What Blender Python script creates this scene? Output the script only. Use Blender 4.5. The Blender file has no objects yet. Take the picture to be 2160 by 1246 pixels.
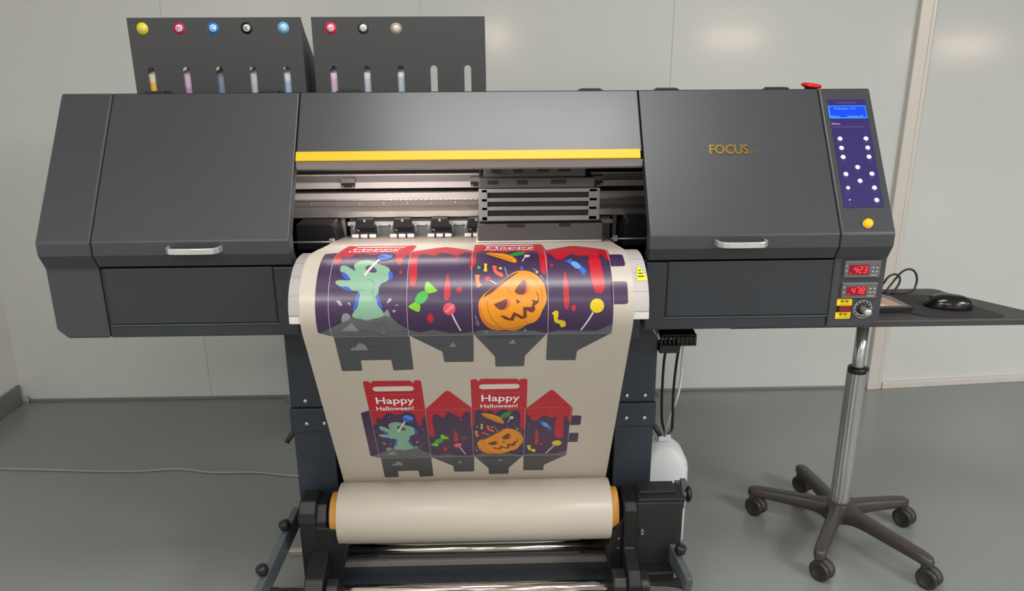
import bpy, bmesh, math, random
from mathutils import Vector, Matrix
random.seed(4)
S = bpy.context.scene
COL = S.collection
# ---------------------------------------------------------------- camera
def rad(d): return math.radians(d)
yaw, pitch, roll = rad(1.4777), rad(17.1676), rad(.3316)
f0 = Vector((math.sin(yaw), math.cos(yaw), 0)); rt = Vector((math.cos(yaw), -math.sin(yaw), 0))
fw = f0*math.cos(pitch) + Vector((0, 0, -math.sin(pitch))); dn = fw.cross(rt)
r2 = rt*math.cos(roll) + dn*math.sin(roll); d2 = -rt*math.sin(roll) + dn*math.cos(roll)
cam = bpy.data.cameras.new('camera'); co = bpy.data.objects.new('camera', cam); COL.objects.link(co)
up = -d2; bk = -fw
co.matrix_world = Matrix(((r2.x, up.x, bk.x, 0), (r2.y, up.y, bk.y, 0), (r2.z, up.z, bk.z, 1.35), (0, 0, 0, 1)))
cam.sensor_width = 36; cam.lens = 1612.17/2160*36; cam.clip_start = .02
S.camera = co
S.view_settings.view_transform = 'Standard'; S.view_settings.look = 'None'
S.view_settings.gamma = 1; S.view_settings.use_curve_mapping = False
S.view_settings.exposure = -0.05
# ---------------------------------------------------------------- world
w = bpy.data.worlds.new('world'); S.world = w; w.use_nodes = True
w.node_tree.nodes['Background'].inputs[0].default_value = (.8, .9, 1, 1)
w.node_tree.nodes['Background'].inputs[1].default_value = .02
# ---------------------------------------------------------------- materials
def lin(c):
    return tuple(((x/255)/12.92 if x/255 <= .04045 else ((x/255+.055)/1.055)**2.4) for x in c)
def mat(name, rgb, rough=.5, metal=0., var=.04, vscale=8., bump=0., bscale=200., coat=0., emit=None, estr=0., trans=0., spec=.5, alpha=1.):
    m = bpy.data.materials.new(name); m.use_nodes = True; nt = m.node_tree; b = nt.nodes['Principled BSDF']
    c = lin(rgb)
    b.inputs['Metallic'].default_value = metal
    b.inputs['Specular IOR Level'].default_value = spec
    b.inputs['Coat Weight'].default_value = coat; b.inputs['Coat Roughness'].default_value = .26
    b.inputs['Transmission Weight'].default_value = trans
    tc = nt.nodes.new('ShaderNodeTexCoord')
    n = nt.nodes.new('ShaderNodeTexNoise'); n.inputs['Scale'].default_value = vscale; n.inputs['Detail'].default_value = 4
    nt.links.new(tc.outputs['Object'], n.inputs['Vector'])
    mr = nt.nodes.new('ShaderNodeMapRange'); mr.inputs['To Min'].default_value = 1-var; mr.inputs['To Max'].default_value = 1+var
    nt.links.new(n.outputs['Fac'], mr.inputs['Value'])
    mx = nt.nodes.new('ShaderNodeVectorMath'); mx.operation = 'SCALE'; mx.inputs[0].default_value = c
    nt.links.new(mr.outputs[0], mx.inputs['Scale']); nt.links.new(mx.outputs[0], b.inputs['Base Color'])
    mr2 = nt.nodes.new('ShaderNodeMapRange'); mr2.inputs['To Min'].default_value = max(.02, rough-.04); mr2.inputs['To Max'].default_value = rough+.04
    nt.links.new(n.outputs['Fac'], mr2.inputs['Value']); nt.links.new(mr2.outputs[0], b.inputs['Roughness'])
    if bump:
        n2 = nt.nodes.new('ShaderNodeTexNoise'); n2.inputs['Scale'].default_value = bscale
        nt.links.new(tc.outputs['Object'], n2.inputs['Vector'])
        bp = nt.nodes.new('ShaderNodeBump'); bp.inputs['Strength'].default_value = bump; bp.inputs['Distance'].default_value = .001
        nt.links.new(n2.outputs['Fac'], bp.inputs['Height']); nt.links.new(bp.outputs[0], b.inputs['Normal'])
    if emit:
        b.inputs['Emission Color'].default_value = (*lin(emit), 1); b.inputs['Emission Strength'].default_value = estr
    return m
M = {}
M['wall'] = mat('wall_panel_white', (206, 208, 205), .12, var=.012, vscale=1.2, spec=.4, bump=.1, bscale=2.0)
M['wall_side'] = mat('side_wall_white', (238, 235, 228), .5, var=.02, vscale=1.5)
M['trim'] = mat('aluminium_trim', (214, 208, 200), .38, metal=.15, var=.02)
M['seam'] = mat('panel_joint', (186, 187, 183), .5)
M['col'] = mat('satin_chrome', (190, 192, 190), .2, metal=.75, var=.03)
M['deep2'] = mat('deep_black_coat', (17, 17, 18), .5)
M['black3'] = mat('motor_box_black', (30, 30, 31), .5)
M['base'] = mat('baseboard_grey', (122, 124, 123), .35)
M['ceil'] = mat('ceiling_white', (215, 215, 210), .8)
M['paint'] = mat('charcoal_powder_coat', (60, 62, 66), .36, var=.03, vscale=3, bump=.08, bscale=1400, spec=.5)
M['paint_gloss'] = mat('charcoal_gloss_coat', (60, 62, 66), .31, var=.03, vscale=3, spec=.55)
M['paint_dark'] = mat('dark_blue_grey_coat', (48, 52, 57), .42, var=.04, vscale=3, bump=.08, bscale=1400, spec=.4)
M['box'] = mat('ink_box_grey_coat', (62, 63, 65), .5, var=.03, vscale=4)
M['leg'] = mat('stand_blue_grey_coat', (46, 52, 60), .42, var=.05, vscale=5)
M['arm'] = mat('stand_mid_grey_coat', (80, 86, 90), .4)
M['black'] = mat('matte_black_plastic', (24, 24, 25), .42, var=.1)
M['deep'] = mat('black_interior', (14, 14, 15), .6)
M['black2'] = mat('satin_black_metal', (38, 38, 39), .4, var=.06)
M['carr'] = mat('carriage_grey_plastic', (70, 70, 71), .4)
M['slat'] = mat('carriage_light_grey', (128, 131, 132), .45)
M['yellow'] = mat('yellow_bar', (215, 178, 0), .45, var=.02)
M['steel'] = mat('brushed_steel', (205, 200, 196), .26, metal=.7, var=.05, vscale=30)
M['alu'] = mat('pale_aluminium', (226, 221, 219), .34, metal=.2, var=.04, vscale=20)
M['alu_dark'] = mat('dull_aluminium', (140, 134, 132), .4, metal=.2, var=.05, vscale=20)
M['chrome'] = mat('chrome', (215, 208, 200), .12, metal=1., var=.03)
M['handle'] = mat('silver_handle', (205, 205, 203), .3, metal=.6)
M['paper'] = mat('cream_print_film', (191, 182, 169), .5, var=.01, coat=.3)
M['core'] = mat('cardboard_core', (205, 145, 62), .6, var=.08, vscale=12)
M['plate'] = mat('grey_green_plate', (120, 124, 122), .4)
M['white_plastic_and_glint'] = mat('white_plastic_and_glint', (225, 218, 220), .4)
M['jug'] = mat('translucent_white_plastic', (222, 224, 226), .38, var=.02)
M['red'] = mat('red_plastic', (205, 20, 24), .35)
M['label_yellow'] = mat('yellow_label', (238, 214, 10), .45)
M['ink_black'] = mat('label_print', (40, 38, 20), .6)
M['membrane'] = mat('violet_membrane', (42, 28, 94), .4, var=.05, vscale=10)
M['lcd'] = mat('blue_lcd', (10, 40, 200), .2, emit=(0, 62, 255), estr=1.1)
M['lcdtext'] = mat('lcd_text', (120, 160, 255), .3, emit=(95, 110, 255), estr=.8)
M['lcdrim'] = mat('lcd_rim', (60, 150, 255), .3, emit=(30, 130, 255), estr=.8)
M['button'] = mat('pale_button', (222, 220, 235), .35)
M['panelprint'] = mat('white_panel_print', (190, 185, 215), .5)
M['lineprint'] = mat('violet_panel_print', (118, 96, 150), .5)
M['orange_lamp'] = mat('orange_lit_button', (255, 150, 10), .3, emit=(255, 135, 8), estr=1.3)
M['ctrl'] = mat('controller_grey', (96, 95, 98), .45)
M['redglass'] = mat('dark_red_window', (90, 0, 12), .15, emit=(150, 0, 10), estr=.5)
M['redled'] = mat('red_led', (255, 40, 40), .3, emit=(255, 40, 52), estr=3.0)
M['keyprint'] = mat('key_print', (190, 190, 192), .5)
M['dial'] = mat('dial_white_ring', (215, 213, 208), .5)
M['gold'] = mat('gold_letters', (150, 128, 58), .28, metal=.7)
M['rubber'] = mat('dark_plastic_base', (66, 60, 60), .42, var=.08, vscale=14)
M['wheel'] = mat('wheel_plastic', (48, 45, 44), .4)
M['hood'] = mat('caster_hood', (76, 72, 66), .4)
M['desk'] = mat('black_wood_desk', (64, 62, 62), .5, var=.06, vscale=30)
M['pad'] = mat('mouse_pad_cloth', (52, 50, 51), .8, bump=.3, bscale=1500)
M['mouse'] = mat('glossy_black_mouse', (22, 20, 20), .18)
M['cablegrey'] = mat('grey_cable', (148, 151, 149), .5)
M['screw'] = mat('zinc_screw', (200, 196, 186), .3, metal=.9)
M['skinprint'] = mat('peach_picture', (208, 158, 138), .4)
M['whiteprint'] = mat('white_picture', (235, 225, 220), .4)
M['greyprint'] = mat('grey_picture', (120, 118, 116), .4)
M['lampglow'] = mat('lamp_diffuser', (255, 250, 240), .5, emit=(255, 248, 240), estr=4)
M['reflglow'] = mat('added_reflection_glow', (255, 240, 225), .5, emit=(255, 228, 205), estr=30)
def floor_mat():
    m = mat('grey_epoxy_floor', (131, 135, 133), .24, var=.05, vscale=1.1, spec=.4)
    return m
M['floor'] = floor_mat()
M['worm_pipe'] = mat('pale_copper', (185, 160, 145), .4)
ARTC = {'purple': (62, 36, 78), 'flap': (78, 80, 84), 'ground': (100, 103, 107), 'rock': (142, 148, 152), 'crack': (62, 62, 66), 'debris': (168, 165, 180),
 'red': (200, 6, 34), 'slot': (232, 226, 214), 'drip': (196, 22, 40), 'hand': (138, 185, 155), 'blue': (50, 90, 205), 'gap': (78, 66, 98), 'handline': (80, 115, 95),
 'lollyblue': (40, 105, 215), 'lollyblue2': (95, 165, 235), 'stick': (232, 222, 220), 'green': (62, 178, 62), 'green2': (128, 205, 30), 'pink': (225, 70, 95), 'pink2': (240, 125, 135),
 'orange': (240, 150, 8), 'orange2': (222, 125, 8), 'orange3': (222, 105, 40), 'brown': (105, 42, 30), 'brown2': (150, 78, 20), 'leaf': (30, 150, 62), 'white': (228, 220, 226), 'yellow': (235, 205, 20),
 'worm': (238, 92, 72), 'worm2': (240, 132, 60), 'magenta': (215, 25, 85), 'fold': (205, 190, 205)}
M['print_text'] = mat('print_white_text', (248, 243, 240), .45)
M['led'] = mat('led_strip_white', (255, 245, 240), .4, emit=(255, 240, 232), estr=20)
AM = {k: mat('print_'+k, tuple(c_*.92 for c_ in v), .4, var=.015, coat=.45) for k, v in ARTC.items()}
# ---------------------------------------------------------------- helpers
class MB:
    """collects shapes into one mesh"""
    def __init__(self): self.bm = bmesh.new(); self.mats = []; self.mi = 0
    def use(self, m):
        if m not in self.mats: self.mats.append(m)
        self.mi = self.mats.index(m); return self
    def _f(self, vs, smooth=False):
        try: f = self.bm.faces.new(vs)
        except ValueError: return None
        f.material_index = self.mi; f.smooth = smooth; return f
    def poly(self, pts, smooth=False): return self._f([self.bm.verts.new(p) for p in pts], smooth)
    def box(self, x0, x1, y0, y1, z0, z1):
        v = [self.bm.verts.new(p) for p in ((x0,y0,z0),(x1,y0,z0),(x1,y1,z0),(x0,y1,z0),(x0,y0,z1),(x1,y0,z1),(x1,y1,z1),(x0,y1,z1))]
        for q in ((0,3,2,1),(4,5,6,7),(0,1,5,4),(1,2,6,5),(2,3,7,6),(3,0,4,7)): self._f([v[i] for i in q])
        return self
    def loft(self, a, b, smooth=False, caps=True):
        """prism between two equal point loops"""
        va = [self.bm.verts.new(p) for p in a]; vb = [self.bm.verts.new(p) for p in b]; n = len(a)
        for i in range(n): self._f([va[i], va[(i+1) % n], vb[(i+1) % n], vb[i]], smooth)
        if caps: self._f(va[::-1]); self._f(vb)
        return self
    def prism_x(self, prof, x0, x1, smooth=False): return self.loft([(x0, y, z) for y, z in prof], [(x1, y, z) for y, z in prof], smooth)
    def prism_z(self, prof, z0, z1, smooth=False): return self.loft([(x, y, z0) for x, y in prof], [(x, y, z1) for x, y in prof], smooth)
    def prism_y(self, prof, y0, y1, smooth=False): return self.loft([(x, y0, z) for x, z in prof], [(x, y1, z) for x, z in prof], smooth)
    def cyl(self, p0, p1, r0, r1=None, n=24, caps=True):
        r1 = r0 if r1 is None else r1
        p0, p1 = Vector(p0), Vector(p1); d = (p1-p0).normalized(); u = d.orthogonal().normalized(); v = d.cross(u)
        ring = lambda p, r: [p + u*(r*math.cos(2*math.pi*i/n)) + v*(r*math.sin(2*math.pi*i/n)) for i in range(n)]
        return self.loft(ring(p0, r0), ring(p1, r1), True, caps)
    def lathe(self, base, axis, prof, n=28, sx=1.):
        """prof: (radius, distance along axis)"""
        base = Vector(base); d = Vector(axis).normalized(); u = d.orthogonal().normalized(); v = d.cross(u); rings = []
        for r, h in prof:
            if r <= 1e-6: rings.append([self.bm.verts.new(base + d*h)])
            else: rings.append([self.bm.verts.new(base + d*h + u*(r*sx*math.cos(2*math.pi*i/n)) + v*(r*math.sin(2*math.pi*i/n))) for i in range(n)])
        for a, b in zip(rings, rings[1:]):
            for i in range(n):
                j = (i+1) % n
                if len(a) == 1 and len(b) == 1: continue
                if len(a) == 1: self._f([a[0], b[j], b[i]], True)
                elif len(b) == 1: self._f([a[i], a[j], b[0]], True)
                else: self._f([a[i], a[j], b[j], b[i]], True)
        return self
    def tube(self, pts, r, n=10, cyclic=False, radii=None):
        P = [Vector(p) for p in pts]; up = None; rings = []
        for i, p in enumerate(P):
            a = P[max(0, i-1)]; b = P[min(len(P)-1, i+1)]; d = (b-a).normalized()
            if up is None: up = d.orthogonal().normalized()
            up = (up - d*up.dot(d)).normalized(); v = d.cross(up); rr = radii[i] if radii else r
            rings.append([self.bm.verts.new(p + up*(rr*math.cos(2*math.pi*k/n)) + v*(rr*math.sin(2*math.pi*k/n))) for k in range(n)])
        for a, b in zip(rings, rings[1:]):
            for k in range(n): self._f([a[k], a[(k+1) % n], b[(k+1) % n], b[k]], True)
        self._f(rings[0][::-1]); self._f(rings[-1]); return self
    def done(self, name, parent=None, m=None, bevel=0., seg=2, label=None, loc=None, angle=30):
        bmesh.ops.recalc_face_normals(self.bm, faces=self.bm.faces)
        me = bpy.data.meshes.new(name)
        if m is not None and not self.mats: self.mats = [m]
        if loc is not None: bmesh.ops.translate(self.bm, verts=self.bm.verts, vec=-Vector(loc))
        elif parent is not None:
            bmesh.ops.translate(self.bm, verts=self.bm.verts, vec=-world_loc(parent))
        self.bm.to_mesh(me); self.bm.free()
        for k in self.mats: me.materials.append(k)
        o = bpy.data.objects.new(name, me); COL.objects.link(o)
        if parent is not None: o.parent = parent
        if loc is not None: o.location = Vector(loc) - (world_loc(parent) if parent else Vector())
        if bevel:
            b = o.modifiers.new('bevel', 'BEVEL'); b.width = bevel; b.segments = seg; b.limit_method = 'ANGLE'; b.angle_limit = rad(angle); b.harden_normals = False
        if label: o['label'] = label
        return o
def world_loc(o):
    v = Vector()
    while o is not None: v = v + o.location; o = o.parent
    return v
def thing(name, label, cat, loc=(0, 0, 0), group=None):
    o = bpy.data.objects.new(name, None); COL.objects.link(o); o.location = loc; o.empty_display_size = .05
    o['label'] = label; o['category'] = cat
    if group: o['group'] = group
    return o
def tag(o, label, cat, group=None):
    o['label'] = label; o['category'] = cat
    if group: o['group'] = group
    return o
def struct(o): o['kind'] = 'structure'; return o
def text_mesh(txt, size=1.0, extrude=0., width=None, height=None, align='LEFT', bold=0.):
    """list of flat triangles/verts of a string, x right y up, scaled to width and cap height"""
    c = bpy.data.curves.new('t', 'FONT'); c.body = txt; c.size = 1; c.extrude = extrude; c.offset = bold; c.resolution_u = 3
    o = bpy.data.objects.new('t', c); COL.objects.link(o)
    bpy.context.view_layer.update()
    me = bpy.data.meshes.new_from_object(o.evaluated_get(bpy.context.evaluated_depsgraph_get()))
    bpy.data.objects.remove(o); bpy.data.curves.remove(c)
    vs = [v.co.copy() for v in me.vertices]; fs = [tuple(p.vertices) for p in me.polygons]
    x0 = min(v.x for v in vs); x1 = max(v.x for v in vs)
    cap = .69
    sx = (width/(x1-x0)) if width else size; sy = (height/cap) if height else sx
    vs = [Vector(((v.x-x0)*sx, v.y*sy, v.z*sy)) for v in vs]
    bpy.data.meshes.remove(me)
    return vs, fs
def add_text(mb, txt, width, height, fn, bold=0.):
    vs, fs = text_mesh(txt, width=width, height=height, bold=bold)
    bv = [mb.bm.verts.new(fn(v.x, v.y)) for v in vs]
    for f in fs: mb._f([bv[i] for i in f])
SHEET_CURVE = [(1.96,0.912),(1.9505,0.9135),(1.9415,0.9149),(1.9325,0.9162),(1.923,0.9177),(1.9123,0.9193),(1.9,0.921),(1.8856,0.9229),(1.8696,0.9251),(1.8525,0.9273),(1.8348,0.9296),(1.8171,0.9318),(1.8,0.934),(1.7831,0.9361),(1.7659,0.9381),(1.7488,0.9401),(1.7319,0.9421),(1.7155,0.9441),(1.7,0.946),(1.6852,0.948),(1.6707,0.9499),(1.6569,0.9519),(1.6437,0.9538),(1.6314,0.9555),(1.62,0.957),(1.6098,0.9583),(1.6006,0.9595),(1.5922,0.9605),(1.5844,0.9613),(1.5771,0.962),(1.57,0.9625),(1.5632,0.9628),(1.557,0.963),(1.5512,0.963),(1.5457,0.9629),(1.5404,0.9625),(1.535,0.962),(1.5297,0.9613),(1.5244,0.9603),(1.5194,0.9592),(1.5144,0.9579),(1.5097,0.9565),(1.505,0.955),(1.5005,0.9534),(1.4963,0.9516),(1.4921,0.9497),(1.4881,0.9477),(1.4841,0.9455),(1.48,0.943),(1.4758,0.9403),(1.4716,0.9373),(1.4674,0.9341),(1.4633,0.9308),(1.4595,0.9274),(1.456,0.924),(1.4529,0.9205),(1.45,0.9169),(1.4474,0.9132),(1.4451,0.9094),(1.4429,0.9057),(1.441,0.902),(1.4393,0.8984),(1.4378,0.8947),(1.4366,0.8911),(1.4355,0.8875),(1.4347,0.8838),(1.434,0.88),(1.4335,0.8761),(1.4332,0.8721),(1.4331,0.8681),(1.4332,0.8641),(1.4335,0.86),(1.434,0.856),(1.4348,0.852),(1.4358,0.8479),(1.437,0.8439),(1.4384,0.8399),(1.4399,0.8359),(1.4415,0.832),(1.4647,0.7892),(1.4879,0.7463),(1.511,0.7035),(1.5342,0.6607),(1.5574,0.6178),(1.5806,0.575),(1.6038,0.5322),(1.6269,0.4893),(1.6501,0.4465),(1.6733,0.4036),(1.6965,0.3608),(1.7196,0.318)]
ART_TEXT = [('Happy', 0.0226, 0.1046, 0.2707, 0.0289), ('Halloween!', 0.0197, 0.1029, 0.2403, 0.0178), ('Happy', 0.3108, 0.1049, 0.2743, 0.0285), ('Halloween!', 0.3076, 0.1029, 0.2445, 0.0161)]
ART = [
('purple',0,[(0,0),(0.5615,0),(0.5615,0.2405),(0,0.2405)]),
('purple',0,[(-0.026,0.012),(0,0),(0,0.2405),(-0.026,0.2285)]),
('purple',0,[(0.5925,0.192),(0.5922,0.1942),(0.5912,0.1961),(0.5896,0.1977),(0.5877,0.1987),(0.5855,0.199),(0.5645,0.199),(0.5623,0.1987),(0.5604,0.1977),(0.5588,0.1961),(0.5578,0.1942),(0.5575,0.192),(0.5575,0.159),(0.5578,0.1568),(0.5588,0.1549),(0.5604,0.1533),(0.5623,0.1523),(0.5645,0.152),(0.5855,0.152),(0.5877,0.1523),(0.5896,0.1533),(0.5912,0.1549),(0.5922,0.1568),(0.5925,0.159)]),
('purple',0,[(0.5905,0.108),(0.5903,0.1095),(0.5895,0.1109),(0.5884,0.112),(0.587,0.1128),(0.5855,0.113),(0.5625,0.113),(0.561,0.1128),(0.5596,0.112),(0.5585,0.1109),(0.5577,0.1095),(0.5575,0.108),(0.5575,0.071),(0.5577,0.0695),(0.5585,0.0681),(0.5596,0.067),(0.561,0.0662),(0.5625,0.066),(0.5855,0.066),(0.587,0.0662),(0.5884,0.067),(0.5895,0.0681),(0.5903,0.0695),(0.5905,0.071)]),
('flap',0,[(0.0053,0.0002),(0.0031,-0.002),(0.0035,-0.1084),(0.0057,-0.1105),(0.0445,-0.1098),(0.0467,-0.1076),(0.0471,-0.0781),(0.0493,-0.0759),(0.1079,-0.0756),(0.1102,-0.0778),(0.1112,-0.1084),(0.1135,-0.1105),(0.1517,-0.1087),(0.1539,-0.1064),(0.1544,-0.0036),(0.1522,-0.0014)]),
('flap',0,[(0.1578,-0.0014),(0.1573,-0.0029),(0.2162,-0.0511),(0.218,-0.0547),(0.2195,-0.0835),(0.2218,-0.0857),(0.2769,-0.086),(0.2792,-0.0838),(0.2815,-0.0013),(0.2794,0.0009)]),
('flap',0,[(0.281,0.0016),(0.2802,-0.0005),(0.2778,-0.0838),(0.2786,-0.0858),(0.2801,-0.0855),(0.2811,-0.0831),(0.2829,-0.0006),(0.2822,0.0016)]),
('flap',0,[(0.2856,0.0008),(0.2845,-0.001),(0.3242,-0.0678),(0.3254,-0.0719),(0.3262,-0.1012),(0.3284,-0.1034),(0.3848,-0.103),(0.387,-0.1008),(0.3877,-0.0715),(0.3889,-0.0675),(0.429,-0.0042),(0.428,-0.0023)]),
('flap',0,[(0.4339,-0.0017),(0.4318,-0.0039),(0.432,-0.0823),(0.4343,-0.0846),(0.4923,-0.086),(0.4945,-0.0838),(0.4954,-0.0576),(0.4972,-0.054),(0.5589,-0.0042),(0.5584,-0.0028)]),
('ground',1,[(-0.0205,0.011),(0.0044,0.0248),(0.0236,0.0358),(0.0448,0.0478),(0.0562,0.0504),(0.0693,0.0462),(0.0828,0.0467),(0.0986,0.0498),(0.1209,0.0478),(0.1356,0.0313),(0.1548,0.0167),(0.1746,0.0084),(0.2024,0.0158),(0.236,0.0054),(0.2611,0.0048),(0.283,0.0085),(0.2827,0.0002),(0.1543,-0.0025),(0.003,-0.0005)]),
('ground',1,[(0.2803,0.0051),(0.2928,0.0103),(0.3066,0.0132),(0.3408,0.0093),(0.4026,0.0093),(0.4305,0.0011),(0.4531,0.0092),(0.4946,0.0073),(0.5293,0.0052),(0.5604,0.0239),(0.5613,-0.0032),(0.4311,-0.0017),(0.2802,0.0016)]),
('rock',2,[(0.0242,0.0421),(0.0246,0.0447),(0.0249,0.0465),(0.0256,0.0488),(0.0263,0.0508),(0.0274,0.0526),(0.0285,0.0538),(0.0303,0.0547),(0.0322,0.0552),(0.0343,0.0554),(0.0359,0.0551),(0.0383,0.054),(0.0408,0.0523),(0.0423,0.0505),(0.0426,0.0492),(0.0416,0.0468),(0.0397,0.0439),(0.0378,0.0416),(0.0365,0.0406),(0.0338,0.0393),(0.0274,0.0371),(0.0251,0.0368),(0.0243,0.0374),(0.024,0.0394)]),
('rock',2,[(0.0213,0.0163),(0.0438,0.0355),(0.0561,0.0141)]),
('rock',2,[(0.1031,0.0504),(0.116,0.0625),(0.1209,0.0478)]),
('rock',2,[(0.0328,-0.0428),(0.0306,-0.0423),(0.0303,-0.0416),(0.0315,-0.0397),(0.0342,-0.0368),(0.0363,-0.0351),(0.0374,-0.0347),(0.0387,-0.0346),(0.0396,-0.035),(0.0407,-0.0349),(0.0417,-0.0344),(0.0431,-0.0322),(0.0458,-0.0271),(0.0474,-0.0246),(0.0486,-0.0233),(0.0501,-0.0222),(0.0514,-0.0215),(0.053,-0.0211),(0.0545,-0.0213),(0.057,-0.0226),(0.0601,-0.025),(0.0622,-0.027),(0.0631,-0.0285),(0.0641,-0.0313),(0.0661,-0.0397),(0.0661,-0.0421),(0.0654,-0.043),(0.063,-0.0435)]),
('rock',2,[(0.0985,0.0084),(0.1047,0.0141),(0.1075,0.0082)]),
('rock',2,[(0.2316,-0.0366),(0.2404,-0.0219),(0.2467,-0.037)]),
('rock',2,[(0.0695,0.0401),(0.0671,0.0406),(0.0664,0.0414),(0.0661,0.0426),(0.0665,0.0438),(0.0673,0.045),(0.0684,0.0458),(0.0711,0.0462),(0.0787,0.0461),(0.0813,0.0456),(0.0823,0.0448),(0.083,0.0436),(0.0832,0.0423),(0.0828,0.0411),(0.0819,0.0404),(0.0794,0.0399)]),
('rock',2,[(0.3536,-0.0287),(0.3628,-0.0166),(0.3692,-0.0298)]),
('rock',2,[(0.3045,0.0025),(0.3088,0.0113),(0.3121,0.003)]),
('rock',2,[(0.382,0.0073),(0.3865,0.0159),(0.3912,0.0082)]),
('crack',2,[(0.3062,-0.0072),(0.3339,-0.0044),(0.4077,-0.0071),(0.394,-0.0127),(0.3223,-0.0125)]),
('crack',2,[(0.356,-0.0496),(0.3619,-0.0475),(0.3685,-0.0499),(0.3619,-0.0519)]),
('crack',2,[(0.0824,0.0379),(0.0974,0.0297),(0.0969,0.0288),(0.0819,0.0369)]),
('crack',2,[(0.0967,0.0296),(0.1042,0.0386),(0.1051,0.0379),(0.0976,0.0289)]),
('crack',2,[(0.105,0.0387),(0.1156,0.0299),(0.1148,0.0291),(0.1043,0.0379)]),
('crack',2,[(0.0565,0.0177),(0.0798,0.0133),(0.0796,0.0122),(0.0563,0.0166)]),
('crack',2,[(0.08,0.0132),(0.0947,0.0028),(0.094,0.0019),(0.0794,0.0123)]),
('crack',2,[(0.0944,0.0028),(0.1146,-0.0),(0.1145,-0.0011),(0.0943,0.0018)]),
('crack',2,[(0.0683,-0.0323),(0.0972,-0.033),(0.0971,-0.0341),(0.0683,-0.0334)]),
('crack',2,[(0.0976,-0.0332),(0.1178,-0.0626),(0.1169,-0.0632),(0.0967,-0.0338)]),
('crack',2,[(0.2017,-0.0311),(0.2295,-0.0332),(0.2294,-0.0343),(0.2016,-0.0322)]),
('crack',2,[(0.2395,-0.0098),(0.2466,-0.0055),(0.2472,-0.0064),(0.2401,-0.0108)]),
('crack',2,[(0.2468,-0.0054),(0.2607,-0.0033),(0.2609,-0.0044),(0.247,-0.0065)]),
('crack',2,[(0.1389,0.0152),(0.1489,0.0128),(0.1487,0.0118),(0.1387,0.0141)]),
('crack',2,[(0.4567,-0.0122),(0.4614,-0.0137),(0.4611,-0.0147),(0.4564,-0.0132)]),
('crack',2,[(0.48,-0.0198),(0.4923,-0.0131),(0.4928,-0.0139),(0.4805,-0.0207)]),
('crack',2,[(0.4927,-0.013),(0.5057,-0.0158),(0.5055,-0.0167),(0.4925,-0.014)]),
('debris',2,[(0.0146,0.0812),(0.0235,0.0799),(0.0279,0.0709),(0.0213,0.071)]),
('debris',2,[(0.0365,0.0764),(0.0425,0.0763),(0.0435,0.0696)]),
('debris',2,[(0.1139,0.0742),(0.1184,0.0843),(0.124,0.0831),(0.1229,0.0786),(0.1151,0.0737)]),
('debris',2,[(0.1284,0.0695),(0.1374,0.0721),(0.1351,0.0694)]),
('debris',2,[(0.1237,0.0605),(0.1327,0.0604),(0.128,0.0547)]),
('red',1,[(-0.0024,0.3673),(-0.0003,0.3696),(0.0111,0.3702),(0.0141,0.3682),(0.0165,0.3613),(0.0182,0.3612),(0.0221,0.3688),(0.0252,0.3708),(0.1211,0.3702),(0.1243,0.3682),(0.1285,0.3602),(0.1304,0.3602),(0.1346,0.3698),(0.1377,0.3717),(0.1466,0.3715),(0.1496,0.3694),(0.151,0.3656),(0.1518,0.3613),(0.1537,0.2427),(0.1537,0.2383),(0.153,0.206),(0.1511,0.205),(0.1481,0.2071),(0.1456,0.2062),(0.1393,0.1864),(0.1377,0.1824),(0.1333,0.1731),(0.131,0.1724),(0.1285,0.1745),(0.1268,0.178),(0.1229,0.2134),(0.1211,0.2172),(0.1124,0.2264),(0.1088,0.2286),(0.1007,0.2308),(0.0968,0.2301),(0.0811,0.2182),(0.0772,0.2169),(0.0689,0.2171),(0.0651,0.2187),(0.0567,0.2268),(0.0531,0.2274),(0.0438,0.2232),(0.0408,0.2203),(0.0297,0.1984),(0.0268,0.1977),(0.0163,0.2045),(0.0142,0.2035),(0.0122,0.177),(0.0104,0.1733),(0.0059,0.1693),(0.0035,0.1699),(0.0005,0.1776),(-0.0003,0.1818),(-0.0011,0.2321),(-0.0012,0.2365)]),
('red',1,[(0.1545,0.2383),(0.1558,0.2423),(0.2126,0.3194),(0.2152,0.3219),(0.2176,0.3232),(0.2206,0.3231),(0.2233,0.3217),(0.2263,0.3192),(0.2812,0.2471),(0.2825,0.2432),(0.2814,0.1553),(0.2804,0.1551),(0.2779,0.1603),(0.277,0.1645),(0.2786,0.2175),(0.277,0.2212),(0.2679,0.2294),(0.2655,0.2288),(0.2614,0.2179),(0.2594,0.214),(0.2509,0.2006),(0.2481,0.2002),(0.2267,0.2198),(0.2234,0.2227),(0.2169,0.2287),(0.2146,0.2281),(0.207,0.2065),(0.2048,0.2032),(0.2024,0.2013),(0.1993,0.2016),(0.1831,0.2167),(0.1795,0.2172),(0.1755,0.2151),(0.1732,0.2119),(0.1693,0.1856),(0.169,0.1812),(0.1703,0.1267),(0.1692,0.1227),(0.1633,0.1137),(0.1612,0.1138),(0.1568,0.123),(0.1558,0.1272),(0.1541,0.1817),(0.1541,0.1861)]),
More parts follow.
